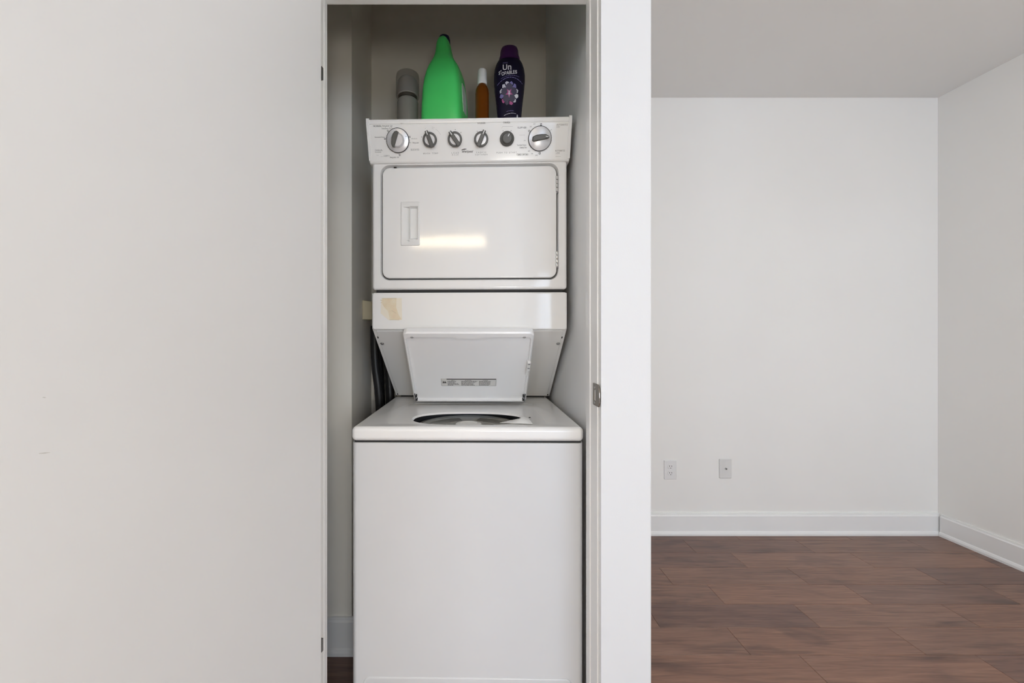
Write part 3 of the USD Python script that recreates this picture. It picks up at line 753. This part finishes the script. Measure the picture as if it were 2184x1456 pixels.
# tape residue on the lower fascia
def face_pt(u, v, D=DD, zz=1.25):
    psi = float(yaw_at(zz))
    x = (u - CX) / F * D
    for _ in range(4):
        y = D - (x - MX) * math.sin(psi)
        x = (u - CX) / F * y
    return x - (D - MY) * math.sin(psi) - 0.002, CAMZ + (CY - v) / F * y
outline = [face_pt(*p) for p in ((816, 636), (846, 636.5), (845, 655), (851, 672), (857, 681), (846, 681.5), (832, 681), (830, 672), (828, 664), (820, 655), (815, 647))]
rq = [face_pt(*p) for p in ((814, 636), (857, 635.5), (858, 682), (829, 682.5), (812, 668))]
mo('tape_residue', prism_xz(Polygon(rq), DD - 0.0025, DD - 0.0018), M['residuepale'], sup, smooth=False, label='paler square stain under the tape residue')
rp = prism_xz(Polygon(outline), DD - 0.0027, DD - 0.0018)
rs = mo('tape_residue', rp, M['residue'], sup, smooth=False, label='yellowed tape residue')
for (a_, b_) in (((815, 636.5), (846, 636)), ((831, 681.5), (852, 682)), ((836, 662), (845, 668)), ((811.5, 640), (815.5, 640.8)), ((812.5, 646), (814.5, 644))):
    p0, p1 = np.array(face_pt(*a_)), np.array(face_pt(*b_))
    d_ = (p1 - p0) / np.linalg.norm(p1 - p0); n2 = np.array([-d_[1], d_[0]]) * 0.0008
    mo('residue_edge', prism_xz(Polygon([p0 - n2, p1 - n2, p1 + n2, p0 + n2]), DD - 0.0031, DD - 0.002), M['residueedge'], sup, smooth=False)

# control console
CWID = 0.3225
CB, CT = np.array([1.3275, 1.738]), np.array([1.2945, 1.838])        # the slanting face (y, z)
con_poly = [(1.345, 1.730), (1.334, 1.7305), (1.330, 1.733), (CB[0], CB[1]), (CT[0] + 0.0006, CT[1] - 0.002), (CT[0] + 0.0022, CT[1]), (CT[0] - 0.0005, CT[1] + 0.002), (1.2925, 1.848), (1.2935, 1.8525), (1.298, 1.854), (1.318, 1.852), (1.325, 1.847), (1.73, 1.8465), (1.73, 1.730)]
con = mo('control_console', prism_yz(con_poly, MX - CWID + 0.004, MX + CWID - 0.004), M['panel'], smooth=35)
end_poly = [(1.345, 1.7325), (1.336, 1.7345), (1.3265, 1.7385), (1.2925, 1.838), (1.2912, 1.849), (1.2915, 1.8555), (1.294, 1.8575), (1.30, 1.8578), (1.325, 1.850), (1.73, 1.848), (1.73, 1.7325)]
for s in (-1, 1):
    xa = MX + s * (CWID - 0.0055)
    e = mf(prism_yz(end_poly, xa - 0.0045, xa + 0.0045))
    mo('end_cap', e, M['panel'], con, smooth=25)
cdir = (CT - CB) / np.linalg.norm(CT - CB); CLEN = np.linalg.norm(CT - CB)
cn = np.array([-cdir[1], cdir[0]]); cn = cn if cn[0] < 0 else -cn
def con_map(mesh):
    return slope_map(mesh, CB, cdir, cn)
PSI = float(yaw_at(1.8))
def con_pt(u, v):
    """Console coordinates (x, up the face) of a point measured in the photograph."""
    s = 0.05
    x = 0.0
    for _ in range(12):
        D = CB[0] + cdir[0] * s
        y = MY - (x - MX) * math.sin(PSI) + (D - MY) * math.cos(PSI)
        xw = (u - CX) / F * y
        x = MX + ((xw - 0.002 - MX) - (D - MY) * math.sin(PSI)) / math.cos(PSI)
        z = CAMZ + (CY - v) / F * y
        s = (z - CB[1]) / cdir[1]
    return x, s

def text_local(text, u, v, h, align='l', bold=False, shear=0.0, stretch=1.0, gap=0.0):
    x, s = con_pt(u, v)
    if gap:
        parts, cur = [], 0.0
        for ch in text:
            if ch != ' ':
                q = meshkit.text_mesh(ch, h, 0.00025, bold)
                q.apply_translation((cur - q.bounds[0][0], 0, 0)); parts.append(q)
                cur += q.extents[0]
            else:
                cur += h * 0.6
            cur += gap * h
        m_ = cat(*parts)
    else:
        m_ = meshkit.text_mesh(text, h, 0.00025, bold)
    vv = m_.vertices.copy()
    vv[:, 0] = vv[:, 0] * stretch + shear * vv[:, 1]
    w_ = vv[:, 0].max() - vv[:, 0].min()
    vv[:, 0] -= vv[:, 0].min() + {'l': 0, 'c': w_ / 2, 'r': w_}[align]
    m_.vertices = vv + np.array([x, s, 0.0001])
    return m_

def lettering(text, u, v, h, ink='ink', **kw):
    mo('lettering', con_map(text_local(text, u, v, h, **kw)), M[ink], con, smooth=False)

T = 0.0046
for args, kw in [
    (('NORMAL', 796.5, 270.6, T), dict(bold=True)), (('Regular 14', 815.5, 270.2, T), {}), (('Medium 10', 814.5, 275.5, T * 0.9), {}),
    (('Permanent Press', 799.5, 294, T * 0.78), dict(stretch=0.80)), (('CASUAL', 800, 322, T), {}), (('Permanent', 800, 325.5, T * 0.7), dict(stretch=0.9)),
    (('Light 6', 819, 333.5, T * 0.9), {}), (('Regular 10', 832, 337, T * 0.9), {}), (('DELICATES', 876, 321, T * 1.05), dict(stretch=0.75)),
    (('Medium', 877.5, 297, T * 0.8), dict(ink='inkfaint')), (('Regular', 880, 305.8, T * 0.9), {}),
    (('WASHER', 1026.5, 264.2, T * 0.95), dict(align='c')), (('DRYER', 1080.8, 263, T * 1.05), dict(align='c')),
    (('FLUFF AIR', 1104, 274, T), dict(bold=True, stretch=0.85)), (('Tumble Press', 1102.5, 311, T * 0.9), dict(stretch=0.8)), (('Damp Dry', 1108.5, 316.2, T * 0.95), dict(bold=True, stretch=0.8)),
    (('TIMED DRYING', 1101.5, 331.5, T * 1.1), dict(bold=True, stretch=0.72)), (('AUTOMATIC', 1187, 267.8, T), dict(stretch=0.9)), (('DRY', 1187, 272.5, T * 0.9), dict(ink='inkfaint')),
    (('AUTOMATIC', 1184, 323, T), dict(stretch=0.8)), (('LOW', 1186, 327.5, T * 0.8), {}), (('20', 1117, 301, T * 0.8), dict(ink='inkfaint')), (('40', 1126, 323.5, T * 0.9), {}), (('50', 1133, 329, T * 0.8), {}), (('60', 1142, 332.5, T * 0.9), {}),
    (('10', 1137.5, 265.5, T * 0.8), {}), (('20', 1130, 271.5, T * 0.8), {}),
    (('HOT', 854, 264.5, T * 0.7), dict(ink='inkfaint')),
]:
    lettering(*args, **kw)
for text, u, v, g_ in (('WASH TEMP', 918.5, 328.5, 0.55), ('LOAD', 970.8, 327.2, 0.8), ('SIZE', 970.8, 331.4, 0.8), ('FABRIC', 1026.5, 326.4, 0.7), ('SOFTENER', 1026.5, 331.2, 0.55), ('PUSH TO START', 1080.5, 326.8, 0.5)):
    lettering(text, u, v, 0.0041, align='c', gap=g_)
lettering('Whirlpool', 985.5, 325.4, 0.0062, ink='inkdark', shear=0.28, stretch=0.92, bold=True)
# the swoosh over the name
sx_, ss_ = con_pt(984, 319.8); ex_, es_ = con_pt(995, 318.0)
sw_pts = [(sx_, ss_)] + [(sx_ + (ex_ - sx_) * t, ss_ + (es_ - ss_) * t + 0.0014 * math.sin(math.pi * t) + 0.0005) for t in np.linspace(0.1, 1, 8)] + [(ex_, es_)] + [(sx_ + (ex_ - sx_) * t, ss_ + (es_ - ss_) * t - 0.0002) for t in np.linspace(0.9, 0.1, 8)]
gsw = trimesh.creation.extrude_polygon(Polygon(sw_pts).buffer(0.0003), 0.0003, engine='earcut')
mo('emblem', con_map(gsw), M['inkdark'], con, smooth=False)

def mark(points, w=0.0007, ink='ink', closed=False):
    """A thin printed line along points measured in the photograph."""
    from shapely.geometry import LineString
    pl = [con_pt(*p) for p in points]
    g_ = trimesh.creation.extrude_polygon(LineString(pl).buffer(w / 2, cap_style=2), 0.00028, engine='earcut')
    g_.apply_translation((0, 0, 0.0001))
    mo('printed_mark', con_map(g_), M[ink], con, smooth=False)

def dot(u, v, r=0.0011, ink='inkdark'):
    x, s = con_pt(u, v)
    c = trimesh.creation.cylinder(r, 0.0003, sections=10); c.apply_translation((x, s, 0.00025))
    mo('printed_mark', con_map(c), M[ink], con, smooth=False)

def tick_box(u, v, ang, w=0.0052, h=0.0062, ink='inkdark'):
    """Small printed rectangle standing on a dial's rim; ang measured clockwise from up."""
    x, s = con_pt(u, v)
    p = Polygon([(-w / 2, -h / 2), (w / 2, -h / 2), (w / 2, h / 2), (-w / 2, h / 2)])
    p = p.difference(p.buffer(-0.0012, join_style=2))
    p = affinity.translate(affinity.rotate(p, -ang, origin=(0, 0)), x, s)
    g_ = trimesh.creation.extrude_polygon(p, 0.0003, engine='earcut'); g_.apply_translation((0, 0, 0.0001))
    mo('printed_mark', con_map(g_), M[ink], con, smooth=False)

for u, v, a in ((827.5, 279, -50), (821, 296, -95), (873.5, 292, 75), (852.5, 330.5, 175)):
    tick_box(u, v, a, 0.0050, 0.0056, 'ink')
for u, v, a in ((1154, 265.5, 3), (1129, 279.5, -55), (1151, 327, 180)):
    tick_box(u, v, a)
for p in (((834, 269), (837, 274.5)), ((872, 304), (877, 304.5)), ((1173, 279), (1177, 275.5)), ((1174.5, 294), (1177.5, 293.8)), ((1173, 300), (1176.5, 300.5))):
    mark(p)
for p in (((1107, 288), (1120, 288)), ((1072, 269.5), (1094, 269.2)), ((803, 331), (808, 331)), ((812, 334), (820, 334)), ((1185, 333.5), (1196, 333.2))):
    mark(p, 0.0005, 'inkfaint')
mark(((1070, 274), (1072, 269.5)), 0.0004, 'inkfaint')
for p in (((921, 270.5), (927, 272.5)), ((921, 273), (925, 275.5)), ((929, 275), (935, 280)), ((935, 280), (939.5, 287)), ((906, 275), (909, 272.5))):
    mark(p, 0.0005, 'inkfaint')
for u, v in ((899.5, 292), (971, 276.5), (983, 282.5), (1017.8, 280), (1035.5, 280), (1072.8, 279), (1090, 278.5)):
    dot(u, v)

def dial(u, v, r, name='timer_dial'):
    return con_pt(u, v)

def dome_disc(x, s, prof, sections=48):
    return con_map(lathe(prof, (x, s, 0), sections))

def rot_poly(poly, ang, x, s):
    return affinity.translate(affinity.rotate(poly, -ang, origin=(0, 0)), x, s)

def extr(poly, h0, h1, top=0.0):
    if top:
        o, i = np.array(poly.exterior.coords)[:-1], np.array(poly.buffer(-top).exterior.coords)[:-1]
        return con_map(hull(np.vstack([np.c_[o, np.full(len(o), h0)], np.c_[o, np.full(len(o), h1 - top)], np.c_[i, np.full(len(i), h1)]])))
    g_ = trimesh.creation.extrude_polygon(poly, h1 - h0, engine='earcut'); g_.apply_translation((0, 0, h0))
    return con_map(g_)

# two large timer dials
R1 = 0.0352
for which, (u, v) in enumerate(((848.7, 299.7), (1151.2, 295.8))):
    x, s = con_pt(u, v)
    d_ = mo('timer_dial', dome_disc(x, s, [(0, 0.0), (R1, 0.0), (R1, 0.005), (R1 - 0.0012, 0.0062), (R1 - 0.0022, 0.0064), (0.020, 0.0095), (0, 0.0098)]), M['silver'], label='large silver timer dial at the %s end' % ('left' if which == 0 else 'right'))
    mo('dial_rim', con_map(mf(lathe([(R1 - 0.0008, 0.0), (R1 + 0.0014, 0.0), (R1 + 0.0014, 0.0042), (R1 + 0.0006, 0.0054), (R1 - 0.0008, 0.0054), (R1 - 0.0008, 0.0)], (x, s, 0), 56))), M['knobrim'], d_)
    if which == 0:
        hub = Point(0, 0).buffer(0.0215, 24)
        mo('dial_hub', extr(affinity.translate(hub, x + 0.0005, s), 0.008, 0.019, 0.004), M['silver'], d_)
        grip = Polygon([(-0.0105, 0.004), (-0.0085, 0.014), (-0.004, 0.0215), (0.002, 0.0245), (0.006, 0.023), (0.0065, 0.019), (0.001, 0.010), (-0.001, -0.004), (-0.002, -0.0205), (-0.006, -0.021), (-0.0095, -0.014)])
        mo('dial_grip', extr(rot_poly(grip.buffer(0.001), 9, x - 0.004, s), 0.008, 0.026, 0.002), M['knobdark'], d_)
        c = trimesh.creation.cylinder(0.0013, 0.0008, sections=10); dx_, ds_ = con_pt(867, 291.5); c.apply_translation((dx_, ds_, 0.0072)); mo('dial_dot', con_map(c), M['ink'], d_)
    else:
        grip = Polygon([(-0.025, -0.0065), (-0.0235, 0.003), (-0.012, 0.0075), (0.004, 0.0085), (0.016, 0.0075), (0.0245, 0.0025), (0.0255, -0.0015), (0.021, -0.0035), (0.008, -0.0025), (-0.008, -0.0055), (-0.016, -0.0085), (-0.021, -0.0095)])
        mo('dial_grip', extr(rot_poly(grip.buffer(0.0008), -2, x + 0.0005, s + 0.001), 0.008, 0.024, 0.002), M['knobdark'], d_)
        pt = Polygon([(0.0150, 0.0035), (0.0235, 0.0012), (0.0238, -0.0002), (0.0150, 0.0015)])
        mo('pointer_mark', extr(rot_poly(pt, -2, x + 0.0005, s + 0.001), 0.023, 0.0244), M['whiteink'], d_, smooth=False)

# three selector knobs with a bar, one plain push knob
R2 = 0.0222
KN = ((917.2, 298.6, -21), (970.6, 297.6, -36), (1026.3, 297.4, 24))
for which, (u, v, ang) in enumerate(KN):
    x, s = con_pt(u, v)
    k_ = mo('selector_knob', con_map(mf(lathe([(0, 0.0), (R2, 0.0), (R2, 0.010), (R2 - 0.0015, 0.0118), (R2 - 0.0055, 0.012), (R2 - 0.0062, 0.0085), (0, 0.0085)], (x, s, 0), 40))), M['knobdark'])
    mo('knob_face', dome_disc(x, s, [(0, 0.008), (R2 - 0.0063, 0.008), (R2 - 0.0063, 0.0094), (0, 0.0098)]), M['silver'], k_)
    bar = Polygon([(-0.0055, -0.0225), (0.0055, -0.0225), (0.0052, 0.010), (0.0038, 0.0255), (-0.0038, 0.0255), (-0.0052, 0.010)])
    mo('knob_grip', extr(rot_poly(bar.buffer(0.0008), ang, x, s), 0.004, 0.020, 0.0015), M['knobdark'], k_)
    pt = Polygon([(-0.0011, 0.014), (0.0011, 0.014), (0.0011, 0.0255), (-0.0011, 0.0255)])
    mo('pointer_mark', extr(rot_poly(pt, ang, x, s), 0.0195, 0.0205), M['whiteink'], k_, smooth=False)
x, s = con_pt(1081.2, 296.2)
k_ = mo('start_knob', con_map(mf(lathe([(0, 0.0), (R2, 0.0), (R2, 0.006), (R2 - 0.002, 0.0085), (R2 - 0.006, 0.010), (R2 - 0.0072, 0.018), (R2 - 0.009, 0.0195), (0, 0.0202)], (x, s, 0), 40))), M['knobdark'], label='plain dark push knob')
pt = Polygon([(-0.0012, 0.0055), (0.0012, 0.0055), (0.0012, 0.0140), (-0.0012, 0.0140)])
mo('pointer_mark', extr(rot_poly(pt, 27, x, s), 0.0190, 0.0207), M['whiteink'], k_, smooth=False)

# ------------------------------------------------------------------ bottles on top of the dryer
TOP = 1.848
def se_ring(cx, cy, z, a, b, p=2.6, n=48, yaw=0.0):
    th = np.linspace(0, 2 * np.pi, n, endpoint=False)
    x = a * np.sign(np.cos(th)) * np.abs(np.cos(th)) ** (2 / p); y = b * np.sign(np.sin(th)) * np.abs(np.sin(th)) ** (2 / p)
    c, s_ = math.cos(yaw), math.sin(yaw)
    return np.c_[cx + c * x - s_ * y, cy + s_ * x + c * y, np.full(n, z)]

# green jug
JX, JY = -0.094, 1.425
jug = thing('detergent_jug', 'large green detergent jug with dark cap standing on the dryer', 'jug', (JX, JY, TOP))
yw = math.radians(-15)
rings = []
for dz, a, b, oy, ox, p in [(0.0, 0.079, 0.060, 0, 0, 4.0), (0.004, 0.0835, 0.064, 0, 0, 4.0), (0.020, 0.0850, 0.066, 0, 0, 4.2), (0.046, 0.0850, 0.069, 0, 0, 4.2), (0.056, 0.0850, 0.0730, 0, 0, 4.2),
                            (0.10, 0.0835, 0.0735, 0, 0, 4.0), (0.15, 0.0805, 0.073, 0, 0, 3.8), (0.19, 0.0745, 0.070, 0, 0, 3.6), (0.212, 0.0675, 0.066, -0.002, 0.001, 3.3), (0.232, 0.0560, 0.060, -0.005, 0.001, 3.0),
                            (0.250, 0.0410, 0.051, -0.009, 0.0, 2.8), (0.262, 0.0340, 0.043, -0.012, -0.001, 2.6), (0.274, 0.0285, 0.036, -0.016, -0.002, 2.5), (0.290, 0.0250, 0.031, -0.02, -0.003, 2.4),
                            (0.306, 0.0228, 0.027, -0.022, -0.004, 2.3), (0.318, 0.0195, 0.022, -0.024, -0.005, 2.2), (0.328, 0.0140, 0.016, -0.025, -0.006, 2.0), (0.335, 0.0060, 0.008, -0.025, -0.006, 2.0)]:
    k_ = float(np.interp(dz, [0.2, 0.27], [0.83, 1.0]))
    rings.append(se_ring(JX + ox, JY + oy, TOP + dz, a * k_, b * 0.95, p * 1.25, 72, yw))
TOP_ = TOP
obj('body', loft(rings), M['green'], jug, smooth=60)
cap_c = (JX - 0.004, JY + 0.008)
obj('cap', lathe([(0, 0.286), (0.0215, 0.286), (0.0225, 0.300), (0.0205, 0.346), (0.0175, 0.357), (0.010, 0.3615), (0, 0.362)], (cap_c[0], cap_c[1], TOP), 40), M['navy'], jug)
# label on the wide right-hand side
cs, sn = math.cos(yw), math.sin(yw)
lab = []
for dz, w_ in ((0.080, 0.016), (0.115, 0.024), (0.15, 0.024), (0.178, 0.012)):
    i_ = np.interp(dz, [0.0, 0.02, 0.056, 0.10, 0.15, 0.19], [0.079, 0.085, 0.085, 0.0835, 0.0805, 0.0745])
    lab.append((dz, w_, i_))
vv, ff = [], []
for dz, w_, i_ in lab:
    for yy in (-w_, w_):
        for h in (-0.001, 0.0012):
            lx, ly = i_ * 0.83 + h, yy
            vv.append((JX + cs * lx - sn * ly, JY + sn * lx + cs * ly, TOP + dz))
lm = hull(np.array(vv))
obj('side_label', lm, M['jugside'], jug)

# amber bottle with white cap
AX, AY = (1028.5 - CX) / F * 1.40, 1.40
ab = thing('amber_bottle', 'small amber plastic bottle with white cap between jug and purple bottle', 'bottle', (AX, AY, TOP))
obj('body', lathe([(0, 0), (0.0215, 0), (0.0232, 0.003), (0.0232, 0.14), (0.0225, 0.152), (0.0195, 0.162), (0.0145, 0.169), (0.0125, 0.175), (0, 0.175)], (AX, AY, TOP), 36), M['amber'], ab, smooth=40)
obj('cap', lathe([(0, 0.172), (0.0158, 0.172), (0.0160, 0.180), (0.0152, 0.218), (0.0135, 0.2225), (0, 0.2235)], (AX, AY, TOP), 32), M['plastic'], ab, smooth=40)

# purple bottle with printed front
BX, BY = (1086.3 - CX) / F * 1.405, 1.405
pb = thing('purple_bottle', 'dark purple scent booster bottle with purple cap and flower emblem, at the right end', 'bottle', (BX, BY, TOP))
prof = [(0.0, 0.0385), (0.004, 0.0405), (0.03, 0.0405), (0.07, 0.0408), (0.11, 0.0445), (0.15, 0.0495), (0.185, 0.0525), (0.205, 0.0525), (0.225, 0.0500), (0.243, 0.0445), (0.254, 0.0385), (0.258, 0.0345)]
pz, pa = np.array(prof).T
PB = 0.60
obj('body', loft([se_ring(BX, BY, TOP + z, a, a * PB, 2.2, 56) for z, a in prof]), M['violet'], pb, smooth=50)
obj('cap', loft([se_ring(BX - 0.0, BY, TOP + z, a, a * (PB + 0.22), 2.2, 48) for z, a in [(0.254, 0.0350), (0.262, 0.0350), (0.272, 0.0315), (0.288, 0.0300), (0.297, 0.0270), (0.3005, 0.021)]]), M['violetcap'], pb, smooth=45)
def bottle_wrap(poly_or_mesh, lift=0.0004):
    """Lays a flat print, given in (x, z) about the bottle's axis and foot, on the bottle's front."""
    m_ = poly_or_mesh if not isinstance(poly_or_mesh, Polygon) else trimesh.creation.extrude_polygon(poly_or_mesh, 0.0003, engine='earcut')
    m_ = m_.copy()
    m_ = m_.subdivide_to_size(0.005) if isinstance(m_, trimesh.Trimesh) else m_
    v = m_.vertices
    a = np.interp(v[:, 1], pz, pa)
    q = np.clip(np.abs(v[:, 0]) / a, 0, 0.97)
    y = BY - a * PB * (1 - q ** 2.2) ** (1 / 2.2) - lift - v[:, 2]
    g_ = trimesh.Trimesh(np.c_[BX + v[:, 0], y, TOP + v[:, 1]], m_.faces, process=False)
    return g_
def btxt(text, x, z, h, mat, align='c', bold=False, stretch=1.0, arc=0.0, rise=0.0):
    m_ = meshkit.text_mesh(text, h, 0.0003, bold)
    v = m_.vertices.copy()
    w_ = (v[:, 0].max() - v[:, 0].min()) * stretch
    v[:, 0] = (v[:, 0] - v[:, 0].min()) * stretch - {'l': 0, 'c': w_ / 2, 'r': w_}[align]
    v[:, 1] += rise * v[:, 0] - arc * v[:, 0] ** 2
    m_.vertices = v + np.array([x, z, 0])
    obj('print', bottle_wrap(m_), M[mat], pb, smooth=False)
def bz(v):      # height above the dryer top of a row in the photograph, on the bottle's front
    return CAMZ + (CY - v) / F * 1.374 - TOP
def bxx(u):
    return (u - CX) / F * 1.374 - BX
btxt('Downy', bxx(1078), bz(133.5), 0.0036, 'lav', bold=True)
btxt('Un', bxx(1081.5), bz(148.5), 0.0185, 'whitep', bold=True, stretch=0.92)
btxt('ST', bxx(1067), bz(156.5), 0.0115, 'whitep', bold=True, stretch=0.5, align='c', rise=0.3)
btxt('OPABLES', bxx(1086.5), bz(158.3), 0.0112, 'whitep', bold=True, stretch=0.74, rise=0.13, arc=0.0)
# curved lines of small print (too small to read): broken strokes on an arc
def arc_print(z0, half, k, rise, mat, t, dash):
    polys = []
    x = -half
    while x < half:
        w_ = dash * (0.5 + rng.random())
        xs = np.linspace(x, min(x + w_, half), 4)
        zs = z0 + rise * xs - k * xs ** 2
        polys.append(Polygon(list(zip(xs, zs)) + list(zip(xs[::-1], zs[::-1] + t))))
        x += w_ + dash * 0.25
    obj('print', bottle_wrap(cat(*[trimesh.creation.extrude_polygon(p, 0.0003, engine='earcut') for p in polys])), M[mat], pb, smooth=False)
arc_print(bz(161.5), 0.030, 6.0, 0.10, 'lav', 0.0012, 0.005)
arc_print(bz(165.5), 0.042, 10.0, 0.05, 'lav', 0.0020, 0.007)
# flower-shaped gem emblem: outer petals in silver, violet and pink round dark discs
ec = (bxx(1086), bz(197.5))
hexr = lambda r0, a: (ec[0] + r0 * 1.08 * math.sin(math.radians(a)), ec[1] + r0 * 1.34 * math.cos(math.radians(a)))
cols = ['silverp', 'lav', 'lav', 'silverp', 'whitep', 'silverp', 'pinkp', 'gemdark', 'pinkp', 'lav', 'silverp', 'silverp']
for k in range(12):
    a = -15 + 30 * k
    pol = Polygon([hexr(0.0285 if k % 2 == 0 else 0.026, a - 12), hexr(0.030, a), hexr(0.0265, a + 14), hexr(0.0175, a + 12), hexr(0.0150, a), hexr(0.0175, a - 12)]).buffer(-0.0004)
    pol = pol if isinstance(pol, Polygon) else max(pol.geoms, key=lambda g_: g_.area)
    obj('emblem_petal', bottle_wrap(pol, 0.0003), M[cols[k]], pb, smooth=False)
for k, a in enumerate((0, 72, 144, 216, 288)):
    cpt = hexr(0.0145, a)
    obj('emblem_disc', bottle_wrap(affinity.scale(Point(*cpt).buffer(0.0110, 10), 1.0, 1.15), 0.0008), M['gemdark'], pb, smooth=False)
star = Polygon([hexr(0.012 if k % 2 == 0 else 0.005, 36 * k + 36) for k in range(10)])
obj('emblem_star', bottle_wrap(star, 0.0013), M['pinkp'], pb, smooth=False)
obj('emblem_star', bottle_wrap(affinity.scale(star, 0.35, 0.8), 0.0018), M['silverp'], pb, smooth=False)
arc_print(bz(234.5), 0.012, 8.0, 0.10, 'lav', 0.0012, 0.004)
arc_print(bz(240.0), 0.020, 8.0, 0.16, 'silverp', 0.0016, 0.005)
obj('print', bottle_wrap(affinity.scale(Point(bxx(1104), bz(245)).buffer(0.0045, 10), 0.55, 1.5)), M['silverp'], pb, smooth=False)

# pale translucent bottle at the left, under a clear overcap
WX, WY = (869.5 - CX) / F * 1.47, 1.47
wb = thing('pale_bottle', 'pale translucent bottle with domed cap, behind and left of the green jug', 'bottle', (WX, WY, TOP))
obj('body', lathe([(0, 0), (0.0345, 0), (0.037, 0.004), (0.037, 0.150), (0.0345, 0.160), (0.029, 0.164), (0, 0.164)], (WX, WY, TOP), 40), M['milky'], wb, smooth=40)
obj('cap_band', lathe([(0, 0.163), (0.0335, 0.163), (0.0335, 0.1735), (0, 0.1735)], (WX, WY, TOP), 40), M['band'], wb, smooth=40)
obj('cap', lathe([(0, 0.173), (0.0365, 0.173), (0.0365, 0.210), (0.034, 0.226), (0.028, 0.236), (0.016, 0.241), (0, 0.242)], (WX, WY, TOP), 40), M['milkycap'], wb, smooth=40)
obj('clear_overcap', lathe([(0.0400, 0.174), (0.0412, 0.174), (0.0412, 0.238), (0.039, 0.250), (0.033, 0.2545), (0, 0.2555), (0, 0.2545), (0.0325, 0.2535), (0.038, 0.2495), (0.0400, 0.238), (0.0400, 0.174)], (WX, WY, TOP), 40), M['clear'], wb, smooth=40)

# ------------------------------------------------------------------ power box and hoses left of the machine
QX0, QX1, QY, QZ0, QZ1 = CBX, -0.388, 1.69, 1.243, 1.322
pbx = thing('socket_box', 'beige surface-mounted socket box on the closet wall left of the dryer', 'socket box', ((QX0 + QX1) / 2, QY + 0.02, QZ0))
box_m = hull([(x, y, z) for x in (QX0, QX1) for y in (QY + 0.002, QY + 0.075) for z in (QZ0, QZ1 - (0.008 if x == QX1 else 0))] + [(x, QY, z) for x in (QX0 + 0.002, QX1 - 0.002) for z in (QZ0 + 0.002, QZ1 - (0.010 if x > -0.42 else 0.002))])
obj('case', box_m, M['beige'], pbx)
obj('cord_grip', lathe([(0, QZ0 - 0.024), (0.0095, QZ0 - 0.024), (0.0095, QZ0 - 0.014), (0.0078, QZ0 - 0.014), (0.0078, QZ0), (0, QZ0)], (-0.4085, QY + 0.020, 0), 20), M['conduit'], pbx)
ch = thing('power_hose', 'thick black power hose hanging from the beige socket box', 'hose', (-0.41, 1.71, 0.9))
obj('hose', tube([(-0.4055, 1.715, 1.218), (-0.405, 1.714, 1.15), (-0.400, 1.712, 1.05), (-0.388, 1.712, 0.95), (-0.380, 1.715, 0.80), (-0.378, 1.72, 0.60)], 0.0175, 16), M['black'], ch)
for k, (x0_, y0_, lean, r, lab_) in enumerate(((-0.3640, 1.7720, 0.014, 0.0190, 'added black hose darkening the gap right of the power hose, beside the dryer support'), (-0.4120, 1.8080, 0.012, 0.0200, 'added rearmost black hose darkening the closet corner, behind the power hose'))):
    hs = thing('drain_hose', lab_, 'hose', (x0_, y0_, 0.6))  # extra hoses added to blacken the shaded closet corner
    obj('hose', tube([(x0_, y0_, 1.215), (x0_ + 0.1 * lean, y0_, 1.12), (x0_ + 0.4 * lean, y0_, 1.02), (x0_ + 0.8 * lean, y0_, 0.93), (x0_ + lean, y0_, 0.80), (x0_ + lean, y0_, 0.60)], r, 16), M['black'], hs)
